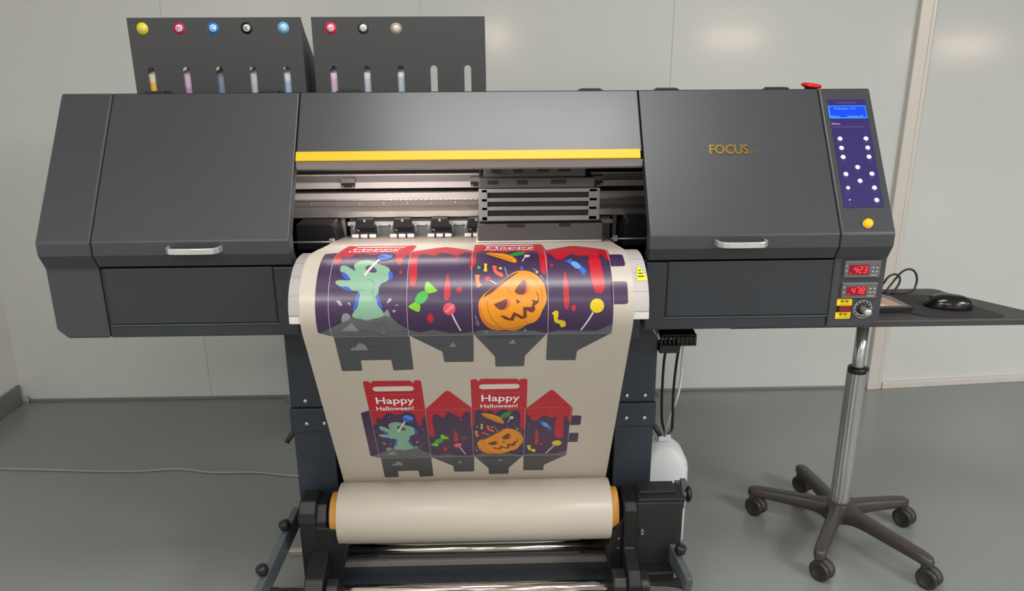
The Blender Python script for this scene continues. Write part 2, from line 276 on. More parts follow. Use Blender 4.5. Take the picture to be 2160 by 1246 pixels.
('red',1,[(0.2835,0.3677),(0.2857,0.3702),(0.2972,0.3719),(0.3002,0.3702),(0.3031,0.3635),(0.305,0.3635),(0.3093,0.3712),(0.3125,0.3731),(0.4066,0.3706),(0.4098,0.3686),(0.4128,0.3626),(0.4146,0.3627),(0.4166,0.3683),(0.4195,0.3703),(0.431,0.37),(0.4338,0.3683),(0.4347,0.3656),(0.4353,0.3618),(0.4361,0.2389),(0.4361,0.2345),(0.4356,0.1687),(0.4352,0.1643),(0.4308,0.137),(0.4289,0.1339),(0.4263,0.1323),(0.4238,0.1334),(0.4201,0.1423),(0.4192,0.1466),(0.4191,0.2134),(0.4178,0.2173),(0.4069,0.2315),(0.4041,0.2317),(0.3918,0.2181),(0.3891,0.2182),(0.3788,0.2323),(0.3753,0.2342),(0.3669,0.2344),(0.3631,0.233),(0.3484,0.2192),(0.3455,0.2195),(0.3354,0.2336),(0.3326,0.2338),(0.3228,0.2243),(0.3199,0.2245),(0.3126,0.2342),(0.309,0.2361),(0.3033,0.2362),(0.2994,0.2349),(0.2924,0.2294),(0.2906,0.2258),(0.2885,0.1641),(0.2873,0.16),(0.284,0.1541),(0.2829,0.1544),(0.2834,0.2389),(0.2834,0.2433)]),
('red',1,[(0.4367,0.2366),(0.4379,0.2406),(0.4952,0.3139),(0.4982,0.3169),(0.5009,0.3191),(0.5043,0.319),(0.5073,0.3166),(0.5103,0.3135),(0.5643,0.2369),(0.5655,0.2329),(0.5647,0.1783),(0.5628,0.1749),(0.5595,0.1729),(0.557,0.1739),(0.5486,0.201),(0.5467,0.2013),(0.5433,0.1963),(0.5421,0.1923),(0.546,0.101),(0.5447,0.0971),(0.5374,0.0877),(0.5347,0.0876),(0.5268,0.0977),(0.5254,0.1016),(0.5242,0.1706),(0.5237,0.175),(0.5203,0.193),(0.5178,0.1946),(0.5067,0.1917),(0.5028,0.1925),(0.4876,0.2036),(0.4846,0.2031),(0.4748,0.1895),(0.472,0.1861),(0.465,0.1785),(0.4613,0.1774),(0.4551,0.1789),(0.4522,0.1815),(0.4454,0.1997),(0.4433,0.2035),(0.4388,0.209),(0.4374,0.2129)]),
('red',1,[(0.2755,0.1818),(0.277,0.1847),(0.2798,0.1858),(0.2814,0.1842),(0.2819,0.1416),(0.281,0.1414),(0.278,0.1477),(0.277,0.1519)]),
('slot',2,[(0.1301,0.3363),(0.1299,0.3383),(0.1293,0.3403),(0.1284,0.3421),(0.1271,0.3437),(0.1255,0.345),(0.1237,0.3459),(0.1217,0.3465),(0.1197,0.3467),(0.0304,0.3467),(0.0284,0.3465),(0.0264,0.3459),(0.0246,0.345),(0.0231,0.3437),(0.0218,0.3421),(0.0208,0.3403),(0.0202,0.3383),(0.02,0.3363),(0.02,0.3361),(0.0202,0.3341),(0.0208,0.3321),(0.0218,0.3303),(0.0231,0.3288),(0.0246,0.3275),(0.0264,0.3265),(0.0284,0.3259),(0.0304,0.3257),(0.1197,0.3257),(0.1217,0.3259),(0.1237,0.3265),(0.1255,0.3275),(0.1271,0.3288),(0.1284,0.3303),(0.1293,0.3321),(0.1299,0.3341),(0.1301,0.3361)]),
('slot',2,[(0.4149,0.3387),(0.4147,0.3408),(0.4141,0.3427),(0.4132,0.3445),(0.4119,0.3461),(0.4103,0.3474),(0.4085,0.3483),(0.4066,0.3489),(0.4045,0.3491),(0.3158,0.3491),(0.3138,0.3489),(0.3119,0.3483),(0.3101,0.3474),(0.3085,0.3461),(0.3072,0.3445),(0.3062,0.3427),(0.3056,0.3408),(0.3054,0.3387),(0.3054,0.3385),(0.3056,0.3365),(0.3062,0.3345),(0.3072,0.3327),(0.3085,0.3312),(0.3101,0.3299),(0.3119,0.3289),(0.3138,0.3283),(0.3158,0.3281),(0.4045,0.3281),(0.4066,0.3283),(0.4085,0.3289),(0.4103,0.3299),(0.4119,0.3312),(0.4132,0.3327),(0.4141,0.3345),(0.4147,0.3365),(0.4149,0.3385)]),
('drip',2,[(0.2318,0.1345),(0.2328,0.1384),(0.2334,0.1384),(0.2344,0.1347),(0.2356,0.1282),(0.2366,0.1223),(0.2372,0.1186),(0.238,0.1131),(0.2389,0.1074),(0.2394,0.1019),(0.2395,0.0982),(0.2394,0.0932),(0.2389,0.0884),(0.2381,0.0841),(0.2371,0.0817),(0.2357,0.0798),(0.2343,0.0788),(0.2325,0.0783),(0.231,0.0783),(0.2294,0.0789),(0.2282,0.0799),(0.2272,0.0819),(0.2265,0.0843),(0.2264,0.0897),(0.2267,0.0971),(0.2271,0.1032),(0.2275,0.1069),(0.2283,0.113)]),
('drip',2,[(0.155,0.1718),(0.156,0.1769),(0.1579,0.1787),(0.1609,0.1797),(0.1641,0.1796),(0.1672,0.1784),(0.1691,0.1766),(0.1704,0.1715),(0.1719,0.1408),(0.1721,0.1347),(0.1721,0.131),(0.1717,0.1249),(0.1712,0.1176),(0.1704,0.1123),(0.1695,0.11),(0.1682,0.1082),(0.1669,0.1074),(0.1652,0.107),(0.1637,0.107),(0.162,0.1075),(0.1607,0.1083),(0.1594,0.1101),(0.1584,0.1124),(0.1575,0.1178),(0.1561,0.1342),(0.1557,0.1403),(0.1555,0.144),(0.1553,0.1502)]),
('drip',2,[(0.4665,0.1351),(0.4675,0.1391),(0.4681,0.1391),(0.469,0.1364),(0.4698,0.1318),(0.4706,0.1269),(0.4712,0.1233),(0.4719,0.1172),(0.4727,0.1096),(0.4733,0.1034),(0.4735,0.0998),(0.4736,0.0936),(0.4737,0.0728),(0.4734,0.0669),(0.4727,0.0636),(0.4718,0.0603),(0.4707,0.0578),(0.4693,0.0564),(0.468,0.0565),(0.4665,0.0579),(0.4653,0.0603),(0.4642,0.0637),(0.4635,0.067),(0.463,0.0729),(0.4627,0.1012),(0.4628,0.1073),(0.463,0.111),(0.4638,0.1171)]),
('drip',2,[(0.262,0.0998),(0.2617,0.1019),(0.2607,0.1036),(0.2592,0.1049),(0.2574,0.1056),(0.2554,0.1056),(0.2536,0.1049),(0.2521,0.1036),(0.2511,0.1019),(0.2508,0.0998),(0.2511,0.0978),(0.2521,0.096),(0.2536,0.0947),(0.2554,0.094),(0.2574,0.094),(0.2592,0.0947),(0.2607,0.096),(0.2617,0.0978)]),
('drip',2,[(0.2051,0.0425),(0.2048,0.046),(0.2037,0.049),(0.202,0.0513),(0.1999,0.0525),(0.1978,0.0525),(0.1957,0.0513),(0.194,0.049),(0.1929,0.046),(0.1926,0.0425),(0.1929,0.0391),(0.194,0.036),(0.1957,0.0337),(0.1978,0.0325),(0.1999,0.0325),(0.202,0.0337),(0.2037,0.036),(0.2048,0.0391)]),
('drip',2,[(0.1427,0.1424),(0.1425,0.1441),(0.1419,0.1456),(0.1411,0.1467),(0.14,0.1473),(0.1389,0.1473),(0.1379,0.1467),(0.137,0.1456),(0.1365,0.1441),(0.1363,0.1424),(0.1365,0.1408),(0.137,0.1393),(0.1379,0.1382),(0.1389,0.1376),(0.14,0.1376),(0.1411,0.1382),(0.1419,0.1393),(0.1425,0.1408)]),
('drip',2,[(0.1397,0.1735),(0.1394,0.1766),(0.1385,0.1794),(0.1372,0.1814),(0.1355,0.1825),(0.1337,0.1825),(0.1321,0.1814),(0.1307,0.1794),(0.1298,0.1766),(0.1295,0.1735),(0.1298,0.1704),(0.1307,0.1676),(0.1321,0.1656),(0.1337,0.1645),(0.1355,0.1645),(0.1372,0.1656),(0.1385,0.1676),(0.1394,0.1704)]),
('drip',2,[(0.4869,0.0596),(0.4866,0.0618),(0.4858,0.0638),(0.4846,0.0652),(0.4831,0.066),(0.4815,0.066),(0.4801,0.0652),(0.4789,0.0638),(0.4781,0.0618),(0.4778,0.0596),(0.4781,0.0574),(0.4789,0.0555),(0.4801,0.054),(0.4815,0.0532),(0.4831,0.0532),(0.4846,0.054),(0.4858,0.0555),(0.4866,0.0574)]),
('drip',2,[(0.4461,0.1577),(0.4459,0.1594),(0.4453,0.1609),(0.4444,0.162),(0.4432,0.1626),(0.442,0.1626),(0.4409,0.162),(0.44,0.1609),(0.4394,0.1594),(0.4392,0.1577),(0.4394,0.156),(0.44,0.1545),(0.4409,0.1534),(0.442,0.1528),(0.4432,0.1528),(0.4444,0.1534),(0.4453,0.1545),(0.4459,0.156)]),
('drip',2,[(0.0545,0.2054),(0.0543,0.2066),(0.0538,0.2077),(0.053,0.2085),(0.052,0.2089),(0.0509,0.2089),(0.0499,0.2085),(0.0491,0.2077),(0.0486,0.2066),(0.0484,0.2054),(0.0486,0.2043),(0.0491,0.2032),(0.0499,0.2024),(0.0509,0.202),(0.052,0.202),(0.053,0.2024),(0.0538,0.2032),(0.0543,0.2043)]),
('drip',2,[(0.2543,0.1899),(0.254,0.192),(0.2534,0.1938),(0.2524,0.1952),(0.2513,0.196),(0.25,0.196),(0.2488,0.1952),(0.2479,0.1938),(0.2473,0.192),(0.247,0.1899),(0.2473,0.1877),(0.2479,0.1859),(0.2488,0.1845),(0.25,0.1838),(0.2513,0.1838),(0.2524,0.1845),(0.2534,0.1859),(0.254,0.1877)]),
('blue',3,[(0.0219,0.1403),(0.0219,0.1425),(0.0224,0.144),(0.0236,0.1451),(0.025,0.1454),(0.0268,0.145),(0.0284,0.1441),(0.0302,0.1423),(0.0317,0.1402),(0.0336,0.1377),(0.0352,0.1355),(0.0377,0.1323),(0.0401,0.1291),(0.0414,0.1266),(0.041,0.1254),(0.0395,0.1246),(0.0373,0.1245),(0.0348,0.1249),(0.0325,0.1258),(0.0297,0.1278),(0.027,0.1303),(0.0247,0.1331),(0.0235,0.1354),(0.0224,0.138)]),
('blue',3,[(0.0256,0.1065),(0.0258,0.1075),(0.0268,0.1085),(0.0285,0.1094),(0.0306,0.1102),(0.0332,0.1105),(0.0356,0.1103),(0.0397,0.1087),(0.0448,0.1057),(0.048,0.1035),(0.0489,0.1022),(0.0491,0.1009),(0.0486,0.0999),(0.0474,0.099),(0.046,0.0986),(0.044,0.0985),(0.0421,0.0988),(0.0396,0.0994),(0.0372,0.1001),(0.0342,0.1012),(0.0315,0.1024),(0.0289,0.1037),(0.0274,0.1047),(0.0261,0.1057)]),
('blue',3,[(0.0537,0.0896),(0.0547,0.0933),(0.0559,0.0945),(0.0575,0.0951),(0.0592,0.0948),(0.0608,0.094),(0.0619,0.093),(0.0626,0.0915),(0.0628,0.0901),(0.0627,0.0881),(0.0623,0.0863),(0.0616,0.0842),(0.0607,0.0826),(0.0599,0.0802),(0.0593,0.0778),(0.0587,0.0744),(0.0584,0.071),(0.0577,0.0677),(0.0569,0.0655),(0.0557,0.0633),(0.0544,0.0619),(0.0529,0.0606),(0.0515,0.0598),(0.0499,0.0593),(0.0488,0.0593),(0.0479,0.0601),(0.0477,0.0614),(0.0485,0.0649),(0.0501,0.0695),(0.0514,0.0738),(0.052,0.0765),(0.0527,0.081)]),
('blue',3,[(0.0924,0.0845),(0.092,0.0867),(0.0924,0.0884),(0.0937,0.0901),(0.0955,0.0911),(0.0972,0.0913),(0.0985,0.0906),(0.0996,0.0879),(0.1002,0.0841),(0.101,0.0803),(0.1017,0.0777),(0.103,0.0743),(0.1044,0.0711),(0.1053,0.0682),(0.1054,0.0666),(0.1049,0.0653),(0.1041,0.0647),(0.1029,0.0645),(0.1016,0.0648),(0.1,0.0656),(0.0986,0.0668),(0.0972,0.0685),(0.0964,0.0704),(0.0958,0.0728),(0.0956,0.075),(0.0952,0.0776),(0.0945,0.08),(0.0934,0.0826)]),
('blue',3,[(0.113,0.1403),(0.1137,0.1425),(0.1147,0.144),(0.1164,0.145),(0.1182,0.1453),(0.12,0.1449),(0.1215,0.1438),(0.1227,0.142),(0.1234,0.1399),(0.124,0.1371),(0.1243,0.1345),(0.1243,0.1317),(0.1242,0.1293),(0.1235,0.1269),(0.1226,0.125),(0.1212,0.1234),(0.1197,0.1226),(0.1182,0.1225),(0.1169,0.1233),(0.1155,0.1257),(0.1144,0.129),(0.1135,0.1325),(0.1131,0.1351),(0.1129,0.138)]),
('hand',4,[(0.0518,0.0456),(0.0474,0.0476),(0.0457,0.0497),(0.0456,0.0523),(0.0473,0.0548),(0.0494,0.0576),(0.0513,0.06),(0.0534,0.0624),(0.055,0.064),(0.0566,0.0665),(0.0577,0.069),(0.0585,0.072),(0.0587,0.0746),(0.0592,0.0777),(0.0597,0.0803),(0.0604,0.083),(0.061,0.0849),(0.0614,0.0875),(0.0613,0.0899),(0.0608,0.0927),(0.0601,0.0949),(0.0586,0.097),(0.0568,0.0983),(0.0543,0.0991),(0.0519,0.0991),(0.0495,0.0994),(0.0476,0.0999),(0.0461,0.1006),(0.0454,0.1014),(0.044,0.1027),(0.0424,0.1041),(0.0403,0.106),(0.0383,0.1077),(0.0357,0.109),(0.0333,0.1095),(0.0307,0.1094),(0.0286,0.1085),(0.0258,0.1083),(0.0231,0.1088),(0.0201,0.11),(0.0176,0.1116),(0.0151,0.1136),(0.0134,0.1154),(0.0122,0.1174),(0.0118,0.1189),(0.012,0.1206),(0.0127,0.1219),(0.0141,0.123),(0.0157,0.1236),(0.0188,0.124),(0.0225,0.124),(0.0279,0.1237),(0.0334,0.1231),(0.038,0.1231),(0.0403,0.1237),(0.0412,0.1249),(0.0404,0.1264),(0.0392,0.1285),(0.038,0.1306),(0.0364,0.133),(0.0351,0.135),(0.0333,0.1373),(0.0316,0.1392),(0.0298,0.141),(0.0283,0.1422),(0.0264,0.1433),(0.0247,0.1439),(0.0229,0.1442),(0.0214,0.1441),(0.0199,0.1452),(0.0187,0.1471),(0.0177,0.1502),(0.0172,0.1536),(0.017,0.1572),(0.0173,0.1599),(0.018,0.1622),(0.019,0.1634),(0.0205,0.1643),(0.0221,0.1647),(0.024,0.1646),(0.0257,0.1641),(0.0284,0.1625),(0.0315,0.1604),(0.0369,0.1561),(0.0429,0.1509),(0.0472,0.1478),(0.0483,0.1477),(0.0481,0.1493),(0.0465,0.1522),(0.045,0.1561),(0.0442,0.1599),(0.0439,0.1642),(0.0441,0.1677),(0.0452,0.1717),(0.0469,0.1749),(0.0494,0.1778),(0.0521,0.1797),(0.0559,0.1816),(0.0598,0.1828),(0.0643,0.1837),(0.0682,0.1839),(0.073,0.1829),(0.0773,0.1811),(0.0824,0.1774),(0.0869,0.1729),(0.092,0.1687),(0.096,0.166),(0.1005,0.1636),(0.104,0.1623),(0.1079,0.1603),(0.1109,0.1581),(0.1137,0.1554),(0.1154,0.153),(0.1167,0.1504),(0.1173,0.1483),(0.1173,0.1463),(0.1167,0.1451),(0.1161,0.1433),(0.1156,0.1415),(0.1153,0.1393),(0.1153,0.1374),(0.1154,0.1346),(0.1156,0.1319),(0.1161,0.1287),(0.1167,0.126),(0.1158,0.1229),(0.1137,0.1204),(0.1101,0.1179),(0.106,0.1163),(0.1022,0.1133),(0.0998,0.1099),(0.0983,0.1053),(0.0982,0.101),(0.0978,0.0968),(0.097,0.0938),(0.0959,0.0916),(0.0948,0.0908),(0.0936,0.0897),(0.0928,0.0886),(0.0922,0.0874),(0.092,0.0865),(0.0921,0.0852),(0.0925,0.0839),(0.0933,0.0824),(0.0943,0.0812),(0.0951,0.0796),(0.0956,0.078),(0.0958,0.0763),(0.0956,0.0749),(0.096,0.073),(0.0966,0.0711),(0.0978,0.0691),(0.0991,0.0674),(0.1006,0.0654),(0.102,0.0637),(0.1033,0.062),(0.1043,0.0608),(0.1054,0.0592),(0.1062,0.0578),(0.107,0.0562),(0.1074,0.055),(0.1077,0.0535),(0.1079,0.0522),(0.1079,0.0509),(0.1078,0.0499),(0.1061,0.0486),(0.1033,0.0473),(0.0981,0.0457),(0.0919,0.0442),(0.0856,0.0429),(0.0809,0.0423),(0.0763,0.042),(0.073,0.042),(0.0683,0.0424),(0.0637,0.0431),(0.0576,0.0443)]),
('gap',5,[(0.0676,0.1566),(0.068,0.1591),(0.069,0.161),(0.0711,0.1629),(0.0736,0.1643),(0.0763,0.1648),(0.0783,0.1643),(0.0813,0.1616),(0.0889,0.1513),(0.0909,0.1478),(0.0914,0.146),(0.0913,0.1442),(0.0907,0.143),(0.0893,0.1421),(0.0876,0.1416),(0.0844,0.1418),(0.0807,0.1425),(0.0773,0.1436),(0.075,0.1447),(0.0729,0.1461),(0.0714,0.1475),(0.0698,0.1496),(0.0688,0.1517),(0.0679,0.1543)]),
('handline',5,[(0.0751,0.1262),(0.0856,0.1219),(0.0853,0.1211),(0.0748,0.1254)]),
('handline',5,[(0.0859,0.1216),(0.0899,0.1123),(0.0891,0.1119),(0.085,0.1213)]),
('handline',5,[(0.0859,0.1023),(0.0874,0.0905),(0.0865,0.0904),(0.085,0.1022)]),
('handline',5,[(0.0874,0.0906),(0.0909,0.0814),(0.09,0.0811),(0.0866,0.0903)]),
('handline',5,[(0.0497,0.1003),(0.0587,0.1002),(0.0587,0.0993),(0.0497,0.0994)]),
('handline',5,[(0.0586,0.1002),(0.0674,0.1029),(0.0677,0.1021),(0.0588,0.0993)]),
('handline',5,[(0.0624,0.177),(0.069,0.18),(0.0693,0.1792),(0.0628,0.1762)]),
('lollyblue',6,[(0.118,0.2009),(0.1171,0.2069),(0.1143,0.2122),(0.1101,0.2161),(0.1049,0.2182),(0.0994,0.2182),(0.0942,0.2161),(0.09,0.2122),(0.0873,0.2069),(0.0863,0.2009),(0.0873,0.1949),(0.09,0.1896),(0.0942,0.1856),(0.0994,0.1835),(0.1049,0.1835),(0.1101,0.1856),(0.1143,0.1896),(0.1171,0.1949)]),
('lollyblue2',7,[(0.0932,0.2093),(0.0919,0.2114),(0.092,0.2125),(0.093,0.2138),(0.0946,0.2147),(0.0963,0.2152),(0.0978,0.2151),(0.1002,0.2138),(0.1132,0.203),(0.115,0.2009),(0.1155,0.1995),(0.1155,0.1979),(0.1151,0.1965),(0.1142,0.1954),(0.1131,0.1948),(0.1111,0.1948),(0.1089,0.1955),(0.1067,0.1964),(0.1051,0.1973),(0.1028,0.1993)]),
('stick',6,[(0.0948,0.1846),(0.0708,0.1334),(0.0658,0.1358),(0.0898,0.1869)]),
('green2',3,[(0.1891,0.0991),(0.1881,0.103),(0.1903,0.1158),(0.1919,0.1179),(0.1939,0.1179),(0.1967,0.1163),(0.2125,0.0996),(0.2133,0.0973),(0.2121,0.096),(0.2092,0.0948),(0.1974,0.0922),(0.1938,0.0934)]),
('green2',3,[(0.1724,0.0765),(0.1751,0.0751),(0.1789,0.0705),(0.1801,0.0666),(0.1792,0.0597),(0.1776,0.0571),(0.1753,0.0564),(0.1721,0.057),(0.1582,0.0647),(0.1566,0.0667),(0.1572,0.0682),(0.1594,0.0702),(0.1669,0.0746),(0.1701,0.076)]),
('green',4,[(0.1703,0.0748),(0.1696,0.0766),(0.1694,0.0785),(0.1698,0.0812),(0.1707,0.0838),(0.1719,0.0866),(0.173,0.0887),(0.1743,0.0909),(0.1755,0.0923),(0.1772,0.0939),(0.179,0.0952),(0.1812,0.0964),(0.1831,0.0971),(0.1854,0.0975),(0.1874,0.0976),(0.1895,0.0973),(0.191,0.0967),(0.1926,0.0954),(0.1938,0.094),(0.1948,0.092),(0.1952,0.0902),(0.1953,0.0877),(0.1949,0.0854),(0.1938,0.0828),(0.1924,0.0805),(0.1906,0.078),(0.1889,0.0762),(0.187,0.0745),(0.1853,0.0735),(0.1831,0.0725),(0.181,0.0719),(0.1787,0.0715),(0.1768,0.0715),(0.1746,0.072),(0.1729,0.0726),(0.1713,0.0737)]),
('stick',3,[(0.2426,0.0525),(0.2593,0.0123),(0.2566,0.0111),(0.2399,0.0514)]),
('pink',4,[(0.2486,0.0612),(0.2479,0.0654),(0.2458,0.0691),(0.2426,0.0719),(0.2386,0.0733),(0.2344,0.0733),(0.2305,0.0719),(0.2272,0.0691),(0.2251,0.0654),(0.2244,0.0612),(0.2251,0.057),(0.2272,0.0533),(0.2305,0.0506),(0.2344,0.0491),(0.2386,0.0491),(0.2426,0.0506),(0.2458,0.0533),(0.2479,0.057)]),
('pink2',5,[(0.2268,0.0568),(0.245,0.0713),(0.2476,0.0656),(0.2312,0.0533)]),
('orange',4,[(0.2945,0.0586),(0.2942,0.0623),(0.2941,0.0651),(0.2941,0.0676),(0.2942,0.0691),(0.2945,0.0709),(0.2948,0.0726),(0.2952,0.0744),(0.2956,0.0758),(0.2968,0.0781),(0.2984,0.0807),(0.3008,0.0838),(0.3032,0.0867),(0.3072,0.0907),(0.3115,0.0947),(0.318,0.1002),(0.3248,0.1055),(0.3322,0.1114),(0.3379,0.116),(0.3461,0.1227),(0.3543,0.1295),(0.3616,0.1352),(0.3659,0.138),(0.3698,0.1402),(0.3723,0.1411),(0.3756,0.1419),(0.3787,0.1424),(0.3823,0.1426),(0.3852,0.1426),(0.3889,0.1421),(0.3923,0.1413),(0.396,0.1401),(0.3988,0.1388),(0.4025,0.1367),(0.4058,0.1344),(0.4093,0.1314),(0.4121,0.1287),(0.4153,0.125),(0.418,0.1214),(0.4206,0.1172),(0.4224,0.1137),(0.4243,0.1091),(0.4258,0.1046),(0.4271,0.0997),(0.4278,0.0956),(0.4285,0.091),(0.4289,0.0872),(0.4292,0.0836),(0.4293,0.0812),(0.429,0.0781),(0.4286,0.0753),(0.4279,0.0722),(0.4272,0.0699),(0.4261,0.067),(0.4249,0.0645),(0.4236,0.0619),(0.4223,0.0599),(0.4209,0.0572),(0.4196,0.0545),(0.4183,0.0512),(0.4174,0.0485),(0.416,0.0453),(0.4146,0.0426),(0.413,0.04),(0.4116,0.0381),(0.4098,0.036),(0.4081,0.0343),(0.4063,0.0326),(0.4049,0.0315),(0.4026,0.0303),(0.4002,0.0293),(0.3973,0.0285),(0.3946,0.0279),(0.3914,0.0266),(0.3886,0.025),(0.3857,0.0226),(0.3836,0.0203),(0.3804,0.0177),(0.3772,0.0155),(0.3733,0.0135),(0.37,0.0121),(0.3661,0.0109),(0.363,0.0103),(0.3601,0.0102),(0.3581,0.0106),(0.3556,0.0111),(0.3534,0.0115),(0.3509,0.012),(0.349,0.0124),(0.3462,0.0126),(0.3433,0.0125),(0.34,0.0122),(0.3371,0.0117),(0.3332,0.0117),(0.3295,0.012),(0.3254,0.0129),(0.322,0.014),(0.3179,0.0161),(0.3142,0.0187),(0.3104,0.022),(0.3076,0.0252),(0.3045,0.0295),(0.3019,0.0335),(0.2996,0.0381),(0.2981,0.0418),(0.2967,0.0465),(0.2956,0.0507),(0.2948,0.0552)]),
('orange2',5,[(0.2957,0.065),(0.2949,0.0638),(0.2945,0.0618),(0.2945,0.0586),(0.2948,0.0552),(0.2956,0.0507),(0.2967,0.0465),(0.2981,0.0418),(0.2996,0.0381),(0.3019,0.0335),(0.3045,0.0295),(0.3076,0.0252),(0.3104,0.022),(0.3142,0.0187),(0.3179,0.0161),(0.322,0.014),(0.3254,0.0129),(0.3295,0.012),(0.3332,0.0117),(0.3371,0.0117),(0.34,0.0122),(0.3433,0.0125),(0.3462,0.0126),(0.349,0.0124),(0.3509,0.012),(0.3534,0.0115),(0.3556,0.0111),(0.3581,0.0106),(0.3601,0.0102),(0.363,0.0103),(0.3661,0.0109),(0.37,0.0121),(0.3733,0.0135),(0.3772,0.0155),(0.3804,0.0177),(0.3836,0.0203),(0.3857,0.0226),(0.3867,0.0245),(0.3861,0.0253),(0.3839,0.0253),(0.3808,0.0245),(0.3766,0.0233),(0.3725,0.0221),(0.3678,0.0207),(0.3639,0.0196),(0.3587,0.0186),(0.3536,0.0182),(0.3478,0.0181),(0.343,0.0186),(0.3372,0.0196),(0.3321,0.0209),(0.3268,0.0228),(0.323,0.0247),(0.3186,0.0276),(0.315,0.0307),(0.3115,0.0344),(0.3092,0.0377),(0.3065,0.0423),(0.3044,0.0469),(0.3023,0.0522),(0.3009,0.0566),(0.2993,0.0608),(0.298,0.0634),(0.2966,0.0649)]),
('brown',5,[(0.3045,0.0832),(0.3038,0.0829),(0.3037,0.083),(0.3041,0.0837),(0.3113,0.0931),(0.3121,0.094),(0.3126,0.0945),(0.3135,0.0954),(0.3339,0.1126),(0.3349,0.1134),(0.3354,0.1138),(0.3364,0.1146),(0.3615,0.1323),(0.3626,0.133),(0.3632,0.1334),(0.3643,0.1339),(0.3772,0.1401),(0.3779,0.1404),(0.378,0.1403),(0.3774,0.1398),(0.3686,0.1321),(0.3676,0.1313),(0.3671,0.1309),(0.3661,0.1301),(0.3431,0.1107),(0.3421,0.1099),(0.3416,0.1094),(0.3406,0.1086),(0.3225,0.0929),(0.3215,0.0922),(0.3209,0.0917),(0.3198,0.0911)]),
('orange3',5,[(0.3867,0.116),(0.3863,0.1184),(0.3866,0.119),(0.3875,0.1187),(0.3886,0.1176),(0.39,0.1157),(0.3911,0.1138),(0.3923,0.1114),(0.3931,0.1092),(0.3938,0.1065),(0.3942,0.104),(0.3944,0.1014),(0.3944,0.0993),(0.394,0.0969),(0.3935,0.0949),(0.3926,0.0928),(0.3917,0.0914),(0.3904,0.0898),(0.389,0.0887),(0.3874,0.0878),(0.3859,0.0873),(0.3843,0.0869),(0.3831,0.0867),(0.3819,0.0866),(0.3812,0.0867),(0.3811,0.0873),(0.3817,0.0881),(0.383,0.0894),(0.3847,0.0908),(0.3864,0.0928),(0.3875,0.095),(0.3883,0.0986),(0.3886,0.1025),(0.3886,0.1063),(0.3883,0.109),(0.3876,0.1126)]),
('brown',6,[(0.3665,0.0931),(0.3659,0.0939),(0.3658,0.0944),(0.3662,0.0954),(0.3726,0.1054),(0.3733,0.1064),(0.3738,0.107),(0.3746,0.1079),(0.3842,0.1191),(0.385,0.1197),(0.3853,0.1196),(0.3858,0.1188),(0.3885,0.1117),(0.3888,0.1106),(0.3889,0.1099),(0.389,0.1086),(0.3885,0.0972),(0.3883,0.096),(0.3881,0.0954),(0.3875,0.0943),(0.3841,0.0889),(0.3833,0.0881),(0.3828,0.0877),(0.3816,0.0876),(0.3747,0.0877),(0.3735,0.0878),(0.3729,0.0881),(0.3719,0.0887)]),
('orange3',5,[(0.3496,0.0752),(0.3503,0.0787),(0.3511,0.0797),(0.3523,0.0798),(0.3536,0.079),(0.3549,0.0778),(0.3558,0.0764),(0.3566,0.0745),(0.3569,0.0729),(0.3569,0.0707),(0.3566,0.0686),(0.3559,0.0662),(0.3551,0.0643),(0.3537,0.0622),(0.3522,0.0607),(0.3504,0.0592),(0.3487,0.0584),(0.3467,0.0577),(0.3451,0.0573),(0.3434,0.0572),(0.3422,0.0573),(0.3417,0.0579),(0.3421,0.0588),(0.3435,0.0601),(0.3455,0.0616),(0.3473,0.0637),(0.3485,0.0659),(0.3494,0.0702)]),
('brown',6,[(0.3254,0.0679),(0.3249,0.0687),(0.325,0.0692),(0.3258,0.0697),(0.3489,0.0794),(0.3499,0.0796),(0.3502,0.0793),(0.3505,0.0784),(0.351,0.0703),(0.351,0.0691),(0.3508,0.0684),(0.3504,0.0673),(0.3475,0.0622),(0.3468,0.0613),(0.3463,0.0608),(0.3453,0.0602),(0.3403,0.0581),(0.3392,0.0578),(0.3385,0.0579),(0.3374,0.0583),(0.3335,0.0603),(0.3325,0.0609),(0.3319,0.0614),(0.331,0.0622)]),
('brown',6,[(0.3677,0.0793),(0.3778,0.074),(0.3705,0.0693)]),
